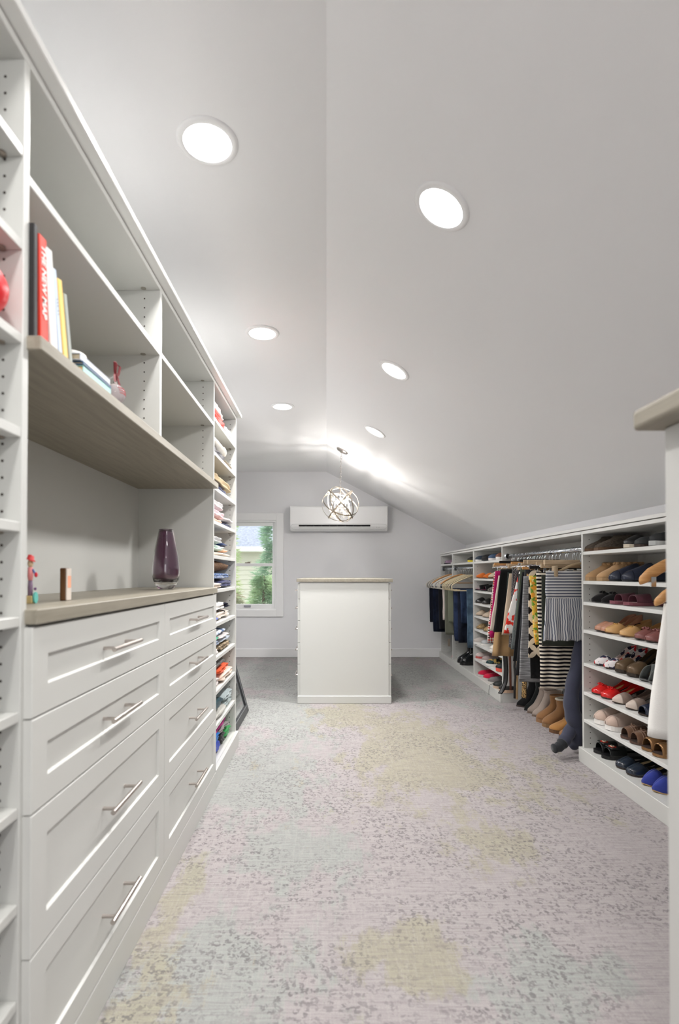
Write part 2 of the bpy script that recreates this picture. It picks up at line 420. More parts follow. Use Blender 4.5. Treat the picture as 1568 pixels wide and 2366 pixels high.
def tower(label, y0, y1, skip_far=False):
    t = thing('shelving_unit', label, 'shelving unit', (XF-0.19, (y0+y1)/2, 0), group='tall open shelving units on the left')
    for (a, b) in ((y0, y0+P), (y1-P, y1)):
        MB().box(XBK, XF, a, b, 0.09 if b < 3 else 0, zc(TOPU)).build('side_panel', M_WHITE, t, bevel=0.0012)
    MB().box(XBK, XBK+0.008, y0+P, y1-P, 0.09, zc(TOPU)).build('back_panel', M_WHITE, t)
    MB().box(XBK, XF, y0, y1, zc(TOPU), zc(TOPU)+P).build('top_panel', M_WHITE, t, bevel=0.0012)
    for z in SHB:
        MB().box(XBK+0.008, XF-0.002, y0+P, y1-P, zc(z), zc(z)+P).build('shelf', M_WHITE, t, bevel=0.0012)
    MB().box(XBK+0.008, XF, y0+P, y1-P, 0.075, 0.094).build('bottom_shelf', M_WHITE, t, bevel=0.0012)
    MB().box(XF-0.004, -0.558, y0, y1-(0 if y1 < 3 else 0.0), 0, 0.094).build('toe_kick', M_WHITE, t, bevel=0.002)
    zs = [zc(0.95-0.032*k) for k in range(60) if all(abs(0.95-0.032*k-(s+0.01)) > 0.014 for s in SHB)]
    peg_rows(t, (XF-0.037,), y1-P, zs, -1)
    m = MB()
    for s in SHB: m.lathe([(0.009, 0), (0.009, -0.003), (0.004, -0.005), (0.0005, -0.005)], (XF-0.037, y1-P-0.011, zc(s)), 10)
    m.build('shelf_pins', plain((150, 140, 130), 0.4, 0.7), t, kind='stuff')
    return t
tower('white open shelf tower at the left frame edge, cut by it', 0.30, 0.999)
tower('white open shelf tower full of folded sweaters beside the window', 2.645, 3.315)
# chest of drawers
DX = -0.559
ch = thing('drawer_chest', 'wide white eight-drawer shaker chest under the taupe counter', 'dresser', (-0.77, 1.82, 0))
MB().box(XBK, XF, 1.0, 2.644, 0.09, 0.99).build('carcass', M_WHITE, ch)
MB().box(XF, DX, 1.0, 2.644, 0, 0.088).build('toe_kick', M_WHITE, ch, bevel=0.0015)
ZD = [0.989, 0.813, 0.631, 0.360, 0.090]
def drawer_front(par, y0, y1, z0, z1, xf, sgn, mat=M_WHITE, th=0.019, inset=0.056, hl=0.19, hs=0.14, handle=True):
    g = 0.0016; y0 += g; y1 -= g; z0 += g; z1 -= g
    m = MB(); rec = 0.007; bv = 0.003
    xo = xf; xi = xf-sgn*rec; xb = xf-sgn*th
    def rect(a, x): return [Vector((x, y0+a, z0+a)), Vector((x, y1-a, z0+a)), Vector((x, y1-a, z1-a)), Vector((x, y0+a, z1-a))]
    rr = [rect(0, xb), rect(0, xo-sgn*0.0015), rect(0.0015, xo), rect(inset, xo), rect(inset+bv, xi)]
    m.loft(rr, True, True)
    d = m.build('drawer', mat, par)
    yc, zcn = (y0+y1)/2, (z0+z1)/2
    if handle:
        hb = MB(); xh = xi+sgn*0.036
        hb.tube([(xh, yc-hl/2, zcn), (xh, yc+hl/2, zcn)], 0.006, 12)
        for s in (-1, 1): hb.tube([(xi, yc+s*hs/2, zcn), (xh, yc+s*hs/2, zcn)], 0.0048, 10)
        hb.build('handle', M_STEEL, d, smooth=False)
    return d
for (a, b) in ((0.988, 1.80), (1.80, 2.642)):
    for k in range(4): drawer_front(ch, a, b, ZD[k+1], ZD[k], DX, 1, th=0.0165)
ct = MB().box(XBK+0.009, -0.5515, 0.992, 2.632, 0.993, 1.022).build('countertop', M_TAUPE, bevel=0.002)
MBdummy = None
tag(ct, 'taupe woodgrain countertop on the drawer chest, carrying the purple vase', 'countertop')
# trimming: the panel behind and beside the counter
uc = thing('upper_cabinet', 'white open upper cabinet over the counter with one middle divider', 'cabinet', (-0.77, 1.82, zc(0.46)))
YA, YB2 = 0.999, 2.645
MB().box(XBK, XBK+0.008, YA, YB2, 1.0, zc(TOPU)).build('back_panel', M_WHITE, uc)
MB().box(XBK, XF, YA, YB2, zc(TOPU), zc(TOPU)+P).build('top_panel', M_WHITE, uc, bevel=0.0012)
MB().box(XBK+0.008, XF, 1.79, 1.79+P, zc(0.46), zc(TOPU)).build('divider_panel', M_WHITE, uc, bevel=0.0012)
MB().box(XBK+0.008, XF-0.001, YA, 1.79, zc(0.757), zc(0.776)).build('shelf', M_WHITE, uc, bevel=0.0012)
MB().box(XBK+0.008, XF-0.001, 1.79+P, YB2, zc(0.757), zc(0.776)).build('shelf', M_WHITE, uc, bevel=0.0012)
zs = [zc(0.955-0.032*k) for k in range(16) if abs(0.955-0.032*k-0.766) > 0.02]
peg_rows(uc, (XF-0.055,), 1.79, zs, -1); peg_rows(uc, (XF-0.055,), YB2, zs, -1)
m = MB()
for y in (1.79, YB2):
    for z in (0.757, TOPU): m.lathe([(0.009, 0), (0.009, -0.002), (0.005, -0.003), (0.0005, -0.003)], (XF-0.055, y-0.012, zc(z)), 12)
m.build('cam_locks', plain((165, 160, 150), 0.4, 0.7), uc, kind='stuff')
ws = MB().box(XBK+0.008, -0.548, 0.9925, 2.632, zc(0.4315), zc(0.459)).build('wooden_shelf', M_TAUPE, bevel=0.002)
tag(ws, 'thick taupe woodgrain shelf below the upper cabinet, holding leaning books', 'shelf')
cr = MB().box(XBK, -0.545, 0.28, 3.34, zc(TOPU)+P, zc(TOPU)+P+0.019).build('crown_board', M_EDGE, bevel=0.002)
tag(cr, 'long white overhanging board along the top of the left cabinets', 'trim board')
# ------------------------------------------------------------------ island
IX0, IX1, IY0, IY1 = -0.244, 0.545, 4.375, 5.6
isl = thing('island_chest', 'white island chest with plain end panel in the middle of the room', 'island', ((IX0+IX1)/2, 5.0, 0))
MB().box(IX0+0.02, IX1-0.02, IY0+0.012, IY1, 0.058, 1.022).build('carcass', M_WHITE, isl)
MB().box(IX0+0.0215, IX1-0.0215, IY0+0.004, IY0+0.012, 0.058, 1.018).build('end_panel', M_WHITE, isl, bevel=0.001)
MB().box(IX0, IX1, IY0-0.004, IY1, 0, 0.066).build('base', M_WHITE, isl, bevel=0.004)
iz = [1.012, 0.878, 0.696, 0.512, 0.328, 0.066]
for (xf, s) in ((IX0, -1), (IX1, 1)):
    for k in range(5):
        for ya, yb in ((IY0+0.016, 4.985), (4.985, IY1-0.01)): drawer_front(isl, ya, yb, iz[k+1], iz[k], xf, s, th=0.02)
ic = MB().box(IX0-0.008, IX1+0.012, IY0-0.012, IY1+0.02, 1.022, 1.049).build('countertop', M_TAUPE, bevel=0.002)
tag(ic, 'thin taupe woodgrain top on the white island chest', 'countertop')
# ------------------------------------------------------------------ right hand cabinets
RX, RB = 1.493, 1.818
RT = zc(0.25)
def unit(name, label, y0, y1, shelves, base=True, cat='shelving unit', lo=None, left=True):
    t = thing(name, label, cat, ((RX+RB)/2, (y0+y1)/2, 0))
    for (a, b) in ((y0, y0+P), (y1-P, y1)):
        MB().box(RX, RB-0.006, a, b, 0.0, RT-P).build('side_panel', M_WHITE, t, bevel=0.0012)
    MB().box(RB-0.006, RB, y0, y1, 0.0 if base else 0.0, RT-P).build('back_panel', M_WHITE, t)
    MB().box(RX, RB-0.006, y0, y1, RT-P, RT).build('top_panel', M_EDGE, t, bevel=0.0012)
    for z in shelves:
        MB().box(RX+0.001, RB-0.006, y0+P, y1-P, z-P, z).build('shelf', M_EDGE, t, bevel=0.0012)
    if base:
        MB().box(RX, RB-0.006, y0+P, y1-P, 0.06, 0.082).build('bottom_shelf', M_WHITE, t, bevel=0.0012)
        MB().box(RX-0.023, RX, y0, y1, 0, 0.084).build('toe_kick', M_WHITE, t, bevel=0.002)
    zs = [1.29-0.032*k for k in range(38) if all(abs(1.29-0.032*k-(s-0.01)) > 0.013 for s in shelves)]
    peg_rows(t, (RX+0.037,), y1-P, zs, -1)
    if len(shelves) < 3: peg_rows(t, (RX+0.037,), y0+P, zs, 1)
    return t
S1 = [1.219, 1.05, 0.928, 0.767, 0.575, 0.408, 0.249]
S2 = [1.212, 1.044, 0.922, 0.797, 0.67, 0.537, 0.39, 0.237]
YU = [2.16, 3.045, 4.415, 5.28, 6.165, 6.797]
unit('shelving_unit', 'white shoe shelf unit nearest the right frame edge', YU[0], YU[1], S1)
unit('shelving_unit', 'white narrow shoe shelf unit beyond the hanging skirts', YU[2], YU[3], S2)
u3 = unit('wardrobe_bay', 'white hanging bay with black rubber boots below the jeans', YU[3], YU[4], [1.212], cat='wardrobe')
u4 = unit('wardrobe_bay', 'white hanging bay in the far corner with hanging dark trousers', YU[4], YU[5], [1.212], cat='wardrobe')
# open hanging bay without a base, boots on the carpet
hb = thing('wardrobe_bay', 'white open hanging bay with skirts above boots on carpet', 'wardrobe', ((RX+RB)/2, 3.73, 0))
MB().box(RB-0.006, RB, YU[1], YU[2], 0, RT-P).build('back_panel', M_WHITE, hb)
MB().box(RX, RB-0.006, YU[1], YU[2], RT-P, RT).build('top_panel', M_EDGE, hb, bevel=0.0012)
MB().box(RB-0.03, RB-0.006, YU[1], YU[2], 1.17, 1.25).build('cleat', M_WHITE, hb)
nb = thing('wardrobe_bay', 'white hanging bay at the right frame edge, mostly behind the half wall', 'wardrobe', ((RX+RB)/2, 1.5, 0))
MB().box(RB-0.006, RB, 0.9, YU[0], 0, RT-P).build('back_panel', M_WHITE, nb)
MB().box(RX, RB-0.006, 0.9, YU[0], RT-P, RT).build('top_panel', M_EDGE, nb, bevel=0.0012)
MB().box(RX, RB-0.006, 0.88, 0.9, 0, RT).build('side_panel', M_WHITE, nb, bevel=0.0012)
sc = MB().box(RX-0.008, XR-0.002, 0.9, YU[5]+0.001, RT+0.003, RT+0.021).build('cap_board', M_EDGE, bevel=0.0015)
tag(sc, 'long white cap board along the top of the low right cabinets', 'trim board')
def rod(label, x, z, y0, y1):
    t = thing('closet_rod', label, 'closet rod', (x, (y0+y1)/2, z-0.02))
    MB().tube([(x, y0+0.004, z), (x, y1-0.004, z)], 0.0125, 16).build('rod', M_CHROME, t, smooth=True)
    for y, s in ((y0, 1), (y1, -1)):
        MB().lathe([(0.0005, 0), (0.026, 0), (0.026, 0.006), (0.017, 0.008), (0.017, 0.018)], (x, y, z), 18, Matrix.Rotation(-s*PI/2, 3, 'X'), cap=False).build('rod_flange', M_CHROME, t, smooth=True)
RODX, RODZ = 1.535, zc(0.148)
rod('chrome closet rod above the skirts, crowded with hooks', RODX, RODZ, YU[1], YU[2])
RODX2, RODZ2 = 1.525, zc(0.062)
rod('chrome closet rod above the jeans and rubber boots', RODX2, RODZ2, YU[3]+P, YU[4]-P)
rod('chrome closet rod above the dark trousers in the corner', RODX2, RODZ2, YU[4]+P, YU[5]-P)
rod('chrome closet rod behind the half wall at the right', RODX2, RODZ, 0.9, YU[0])
# ------------------------------------------------------------------ half wall at the right edge
hw = thing('half_wall_cabinet', 'white half-height cabinet end with taupe top, cut by right edge', 'cabinet', (0.8, 0.4, 0))
MB().box(0.606, 1.1, -0.3, 0.93, 0, zc(0.262)).build('end_panel', M_WHITE, hw, bevel=0.003)
MB().box(0.563, 1.13, -0.33, 0.955, zc(0.262), zc(0.30)).build('top_board', M_TAUPE, hw, bevel=0.008, seg=3)
# ------------------------------------------------------------------ ornaments on the left counter and shelf
def vase():
    c = atZ(383, 1361, 1.022); c.x = -0.70; c.y = 2.265
    t = thing('vase', 'tall purple glass vase with clear thick base on taupe counter', 'vase', (c.x, c.y, 1.022))
    prof = [(0.0005, 0.001), (0.026, 0.001), (0.034, 0.006), (0.046, 0.022), (0.055, 0.045), (0.0585, 0.07), (0.058, 0.09), (0.054, 0.13), (0.047, 0.175), (0.040, 0.21), (0.034, 0.24), (0.031, 0.258), (0.0305, 0.262),
            (0.0285, 0.262), (0.029, 0.258), (0.032, 0.24), (0.038, 0.21), (0.045, 0.175), (0.052, 0.13), (0.056, 0.09), (0.0565, 0.07), (0.052, 0.047), (0.043, 0.036), (0.025, 0.030), (0.0005, 0.029)]
    g = glass('clear_glass'); MB().lathe(prof, c[:2]+(1.022,) if False else (c.x, c.y, 1.022), 40).build('clear_casing', g, t, smooth=True)
    pin = [(0.0005, 0.0302), (0.025, 0.0312), (0.0428, 0.0372), (0.0515, 0.048), (0.0562, 0.07), (0.0557, 0.09), (0.0517, 0.13), (0.0447, 0.175), (0.0377, 0.21), (0.0317, 0.24), (0.0287, 0.2575), (0.0270, 0.2575), (0.03, 0.24), (0.036, 0.21), (0.043, 0.175), (0.05, 0.13), (0.054, 0.09), (0.0545, 0.07), (0.049, 0.052), (0.04, 0.042), (0.0005, 0.040)]
    p = NT('purple_glass', 0.08); p.color(lin((178, 138, 168))); p.b.inputs['Transmission Weight'].default_value = 0.9
    MB().lathe(pin, (c.x, c.y, 1.022), 40).build('purple_core', p.m, t, smooth=True)
vase()
def block():
    t = thing('wooden_block', 'small upright dark brown wooden block on the taupe counter', 'ornament', (-0.66, 1.32, 1.022))
    MB().box(-0.674, -0.659, 1.312, 1.336, 1.022, 1.105).build('wood_slab', wood('walnut', (74, 46, 22), (112, 74, 40), (30, 30, 4)), t, bevel=0.003, seg=2)
    MB().box(-0.659, -0.655, 1.313, 1.335, 1.023, 1.104).build('pale_face', plain((226, 214, 204), 0.5), t, bevel=0.001)
    MB().box(-0.655, -0.6545, 1.316, 1.332, 1.055, 1.085).build('peach_label', plain((246, 176, 144), 0.5), t)
block()
def toy():
    x, y, z = -0.678, 1.19, 1.022
    t = thing('wooden_figure', 'colourful wooden figure with red hat beside the tower panel', 'ornament', (x, y, z))
    MB().box(x-0.03, x+0.012, y-0.012, y+0.014, z, z+0.018).build('base_block', plain((222, 198, 140), 0.6), t, bevel=0.002)
    MB().lathe([(0.0005, 0), (0.013, 0), (0.013, 0.006), (0.0005, 0.006)], (x+0.014, y+0.004, z+0.0135), 20, Matrix.Rotation(PI/2, 3, 'Y')).build('wheel', plain((110, 200, 190), 0.5), t)
    MB().lathe([(0.008, 0), (0.0085, 0.02), (0.007, 0.035)], (x, y, z+0.018), 14).build('skirt', plain((140, 116, 142), 0.6), t, smooth=True)
    MB().lathe([(0.007, 0), (0.0095, 0.01), (0.0085, 0.03)], (x, y, z+0.053), 14).build('torso', plain((240, 150, 150), 0.6), t, smooth=True)
    MB().ball((x, y, z+0.092), 0.0095, seg=14).build('head', plain((224, 196, 160), 0.6), t, smooth=True)
    MB().lathe([(0.0005, 0.012), (0.010, 0.010), (0.012, 0.002), (0.018, 0), (0.0005, -0.001)], (x, y, z+0.100), 18, Matrix.Rotation(0.25, 3, 'Y')).build('hat', plain((226, 66, 66), 0.5), t, smooth=True)
    MB().tube([(x+0.008, y, z+0.078), (x+0.016, y, z+0.070), (x+0.020, y, z+0.062)], 0.003, 8).build('arm', plain((90, 120, 190), 0.5), t, smooth=True)
    MB().ball((x+0.021, y, z+0.066), 0.006, seg=10).build('red_ball', plain((220, 40, 60), 0.4), t, smooth=True)
    MB().ball((x+0.017, y+0.002, z+0.034), 0.0055, 0.004, 0.0035, seg=10).build('purple_bead', plain((120, 80, 130), 0.5), t, smooth=True)
toy()
bpy.data.objects['wooden_figure'].scale = (0.62, 0.62, 1)
SHZ = zc(0.459)
def text_on(body, size, mat, M, parent, name='lettering', ex=0.0002):
    cu = bpy.data.curves.new(name, 'FONT'); cu.body = body; cu.size = size; cu.extrude = ex; cu.offset = size*0.03; cu.align_x = 'CENTER'; cu.align_y = 'CENTER'
    o = bpy.data.objects.new(name, cu); dg = bpy.context.evaluated_depsgraph_get()
    COL.objects.link(o); dg.update(); me = bpy.data.meshes.new_from_object(o.evaluated_get(bpy.context.evaluated_depsgraph_get()))
    bpy.data.objects.remove(o); bpy.data.curves.remove(cu)
    me.materials.clear(); me.materials.append(mat)
    q = bpy.data.objects.new(name, me); COL.objects.link(q); q.parent = parent; q.matrix_local = M; return q
def book(label, y, th, h, depth, lean, cover, x=-0.566, pages=(236, 232, 222), band=None, title=None, tcol=None, tsize=0.016, spine2=None):
    t = thing('book', label, 'book', (x, y, SHZ), group='leaning books on the taupe shelf')
    t.rotation_euler = (lean, 0, 0)
    cm = plain(cover, 0.5)
    MB().box(-depth, 0, 0, 0.0022, 0, h).box(-depth, 0, th-0.0022, th, 0, h).box(-0.002, 0, 0.0022, th-0.0022, 0, h).build('cover', cm, t, local=True, bevel=0.0006)
    MB().box(-depth+0.004, -0.002, 0.0022, th-0.0022, 0.003, h-0.003).build('pages', plain(pages, 0.8), t, local=True)
    if band:
        MB().box(0, 0.0004, th*0.35, th-0.0008, 0.004, h*0.97).build('spine_band', plain(band, 0.5), t, local=True)
    if title:
        Mx = Matrix.Translation((0.0009, th*(0.62 if band else 0.5), h*0.58)) @ Matrix(((0, 0, 1, 0), (0, 1, 0, 0), (-1, 0, 0, 0), (0, 0, 0, 1)))
        text_on(title, tsize, plain(tcol, 0.5), Mx, t)
    return t
book('black book upright against the tower panel, first in the row', 1.0, 0.012, 0.222, 0.15, 0.01, (24, 22, 22))
book('book with red spine and white title lettering, beside the black one', 1.0245, 0.026, 0.214, 0.15, 0.04, (232, 66, 48), title='THE NEW MAP', tcol=(244, 236, 232), tsize=0.0215)
book('thick white book between the red and pale blue spines', 1.064, 0.026, 0.205, 0.15, 0.13, (234, 232, 228))
book('thin pale blue book beside the yellow one', 1.096, 0.014, 0.178, 0.13, 0.17, (200, 212, 230), title='· · ·  · ·', tcol=(40, 40, 90), tsize=0.012)
book('yellow paperback leaning on the pale blue book', 1.117, 0.018, 0.168, 0.13, 0.19, (244, 206, 112))
book('grey-green book, last of the leaning row', 1.143, 0.012, 0.150, 0.13, 0.20, (168, 174, 168))
def flat_book(label, y0, y1, z, th, x, dep, cover, top, end, rot=0.0):
    t = thing('book', label, 'book', ((x-dep/2), (y0+y1)/2, z), rz=rot, group='books lying flat on the taupe shelf')
    ly = (y1-y0)/2; lx = dep/2
    MB().box(-lx, lx, -ly, ly, 0, 0.002).box(-lx, lx, -ly, ly, th-0.002, th).box(lx-0.002, lx, -ly, ly, 0.002, th-0.002).build('cover', plain(cover, 0.4), t, local=True, bevel=0.0006)
    MB().box(-lx+0.003, lx-0.002, -ly+0.003, ly-0.003, 0.002, th-0.002).build('pages', plain(end, 0.8), t, local=True)
    MB().box(-lx+0.002, lx-0.002, -ly+0.002, ly-0.002, th, th+0.0006).build('cover_print', plain(top, 0.4), t, local=True)
flat_book('lowest flat book with pale teal spine and tan page end', 1.19, 1.345, SHZ, 0.022, -0.560, 0.11, (150, 200, 194), (140, 190, 186), (214, 176, 128))
flat_book('thin dark blue flat book in the middle of the flat stack', 1.187, 1.348, SHZ+0.0227, 0.008, -0.560, 0.115, (34, 78, 116), (34, 78, 116), (176, 158, 130), 0.01)
flat_book('grey-blue flat book on top of the flat stack', 1.182, 1.346, SHZ+0.0314, 0.016, -0.563, 0.115, (192, 196, 206), (192, 196, 206), (180, 164, 140), 0.0)
t = thing('trinket_tin', 'small orange and white oval tin behind the flat books', 'ornament', (-0.61, 1.24, SHZ+0.0481))
MB().lathe([(0.0005, 0), (0.03, 0), (0.032, 0.004), (0.032, 0.016), (0.03, 0.02), (0.0005, 0.021)], (-0.61, 1.24, SHZ+0.0481), 28).build('tin', plain((240, 236, 230), 0.4), t, smooth=False, bevel=0.001)
MB().lathe([(0.0005, 0), (0.022, 0), (0.0215, 0.0015), (0.0005, 0.0016)], (-0.61, 1.24, SHZ+0.0692), 28).build('orange_lid', plain((236, 88, 48), 0.4), t)
def ornament():
    c = Vector((-0.573, 1.40, SHZ+0.0275)); r = 0.027
    t = thing('glass_ornament', 'clear glass bauble with red writing and dark red ribbon', 'ornament', (c.x, c.y, SHZ))
    g = NT('bauble', 0.05); g.color(lin((250, 240, 244))); g.b.inputs['Transmission Weight'].default_value = 0.75; g.b.inputs['IOR'].default_value = 1.15
    MB().ball(c, r, seg=32, rg=20).build('bauble', g.m, t, smooth=True)
    MB().lathe([(0.004, 0.026), (0.0045, 0.031), (0.003, 0.0335), (0.0005, 0.034)], c, 12).build('cap', M_STEEL, t, smooth=True)
    m = MB()
    for k in range(3):
        a0 = -0.9+0.1*k; pts = []
        for i in range(26):
            a = a0+i*0.055; z = 0.013-0.007*k+0.0022*math.sin(i*1.7+k); rr = math.sqrt(max(1e-6, (r+0.0006)**2-z*z))
            pts.append(c+Vector((rr*math.cos(a), rr*math.sin(a), z)))
        m.tube(pts, 0.0006, 5)
    m.build('red_script', plain((176, 32, 40), 0.5), t)
    rb = plain((104, 6, 14), 0.6); top = c+Vector((0, 0, 0.036))
    m = MB()
    for dx, dy, s in ((0.0, 0.012, 1), (0.002, -0.012, -1)):
        pts = [top, top+Vector((0.006, dy*0.9, 0.024)), top+Vector((0.008, dy*1.3, 0.044)), top+Vector((0.002, dy*0.6, 0.050)), top+Vector((0, 0, 0.024))]
        m.tube(pts, 0.0035, 6, flat=0.0007)
        m.tube([top+Vector((0.001, 0, 0.026)), top+Vector((0.006, dy*0.9-0.006, 0.008)), top+Vector((0.012, dy*1.2-0.012, -0.012))], 0.0032, 6, flat=0.0006)
    m.build('ribbon', rb, t, kind='stuff')
    m = MB(); a = top+Vector((0, 0, 0.014)); b = Vector((-0.60, 1.335, SHZ+0.058))
    for i in range(22):
        f = i/21; p = a.lerp(b, f)-Vector((0, 0, 0.012*math.sin(PI*f))); m.ball(p, 0.0011, seg=6, rg=4)
    m.build('bead_string', plain((226, 226, 226), 0.3), t, kind='stuff')
ornament()
# things on the near tower, cut by the frame edge
t = thing('handbag', 'round bright red bag at the left frame edge', 'bag', (-0.64, 0.90, zc(SHB[2])+P))
zz = zc(SHB[2])+P
MB().ball((-0.64, 0.90, zz+0.054), 0.075, 0.075, 0.054, seg=26, rg=16).build('body', plain((232, 22, 34), 0.35), t, smooth=True)
t.children[0].modifiers.new('sub', 'SUBSURF').levels = 1
MB().tube([(-0.66, 0.85, zz+0.095), (-0.66, 0.87, zz+0.125), (-0.66, 0.91, zz+0.125), (-0.66, 0.93, zz+0.095)], 0.005, 8).build('strap', plain((200, 16, 28), 0.4), t, smooth=True)
# ------------------------------------------------------------------ folded clothes
def ribbed(c1, c2, kind, scale=60):
    t = NT('patterned_cloth', 0.9, 0, 0.2)
    if kind == 'rib':
        w = t.add('ShaderNodeTexWave', wave_type='BANDS', bands_direction='Y'); w.inputs['Scale'].default_value = scale; w.inputs['Distortion'].default_value = 2.5; w.inputs['Detail'].default_value = 2
        t.link(t.coord(), w.inputs['Vector']); t.color(t.mix(w.outputs['Fac'], lin(c1), lin(c2))); t.bump(w.outputs['Fac'], 0.8, 0.004)
    elif kind == 'leopard':
        v = t.add('ShaderNodeTexVoronoi'); v.inputs['Scale'].default_value = scale; t.link(t.coord(), v.inputs['Vector'])
        t.color(t.mix(t.ramp(v.outputs['Distance'], [(0.22, (0, 0, 0)), (0.3, (1, 1, 1)), (0.48, (1, 1, 1)), (0.55, (0, 0, 0))]), lin(c1), lin(c2)))
    elif kind == 'dots':
        v = t.add('ShaderNodeTexVoronoi'); v.inputs['Scale'].default_value = scale; v.inputs['Randomness'].default_value = 0.5; t.link(t.coord(), v.inputs['Vector'])
        t.color(t.mix(t.ramp(v.outputs['Distance'], [(0.25, (1, 1, 1)), (0.3, (0, 0, 0))]), lin(c1), lin(c2)))
    elif kind == 'dye':
        f = t.noise(t.coord(), scale, 4, 0.6); t.color(t.ramp(f, [(0.42, lin(c1)), (0.56, lin(c2))])); t.bump(t.noise(t.coord(), 90, 3), 0.3, 0.002)
    elif kind == 'block':
        f = t.noise(t.coord((1, 1, 1)), scale, 1, 0.4); t.color(t.ramp(f, [(0.5, lin(c1)), (0.51, lin(c2))]))
    elif kind == 'fur':
        f = t.noise(t.coord((30, 30, 160)), 3, 5, 0.7); t.color(t.ramp(f, [(0.35, lin(c1)), (0.7, lin(c2))])); t.bump(f, 1.0, 0.01)
    elif kind == 'stripe':
        w = t.add('ShaderNodeTexWave', wave_type='BANDS', bands_direction='Z', wave_profile='SIN'); w.inputs['Scale'].default_value = scale; w.inputs['Distortion'].default_value = 0.6
        t.link(t.coord(), w.inputs['Vector']); t.color(t.ramp(w.outputs['Fac'], [(0.48, lin(c1)), (0.52, lin(c2))]))
    return t.m
def folded(label, y0, y1, z, h, mat, xf=-0.60, dep=0.30, layers=2, rough=1.7, droop=0.32, name='folded_sweater', cat='sweater', seed=0, xs=1):
    m = MB(); n = 15; K = 36; rings = []
    yc, hy = (y0+y1)/2, (y1-y0)/2; a = dep/2; b = h/2; xc = xf-xs*a
    for i in range(n):
        u = -1+2*i/(n-1); e = max(0.2, (1-abs(u)**9)**0.5); top = 1-droop*u*u*(1 if seed % 2 else 0.6)
        ring = []
        for k in range(K):
            th = 2*PI*k/K; cx, sz = math.cos(th), math.sin(th)
            X = math.copysign(abs(cx)**0.5, cx); Z = math.copysign(abs(sz)**0.62, sz)
            g = 1.0
            if cx > 0.1: g -= 0.10*(0.5+0.5*math.cos(layers*PI*(Z+1)))*min(1, cx*1.6)
            nz = mnoise.noise(Vector((X*2.1+seed*3.1, u*2.6, Z*1.7+seed)))*0.10*rough+mnoise.noise(Vector((X*6+seed, u*7, Z*4)))*0.035*rough
            px_ = a*X*(g+nz*0.5)*(0.9+0.1*e); pz = b*Z*e*(1+nz)
            if Z > 0: pz *= top
            pz = max(pz, -b)
            ring.append(Vector((xc+xs*px_, yc+hy*u*(1+0.04*Z*nz), z+b+pz)))
        rings.append(ring)
    m.loft(rings)
    o = m.build(name, mat, smooth=True)
    zmin = min(p.z for p in m.v); o.location.z += z-zmin+0.0005
    return tag(o, label, cat, 'folded clothes on the tall shelves')
C = cloth
def Yp(px): return 0.585*1200/(754-px)
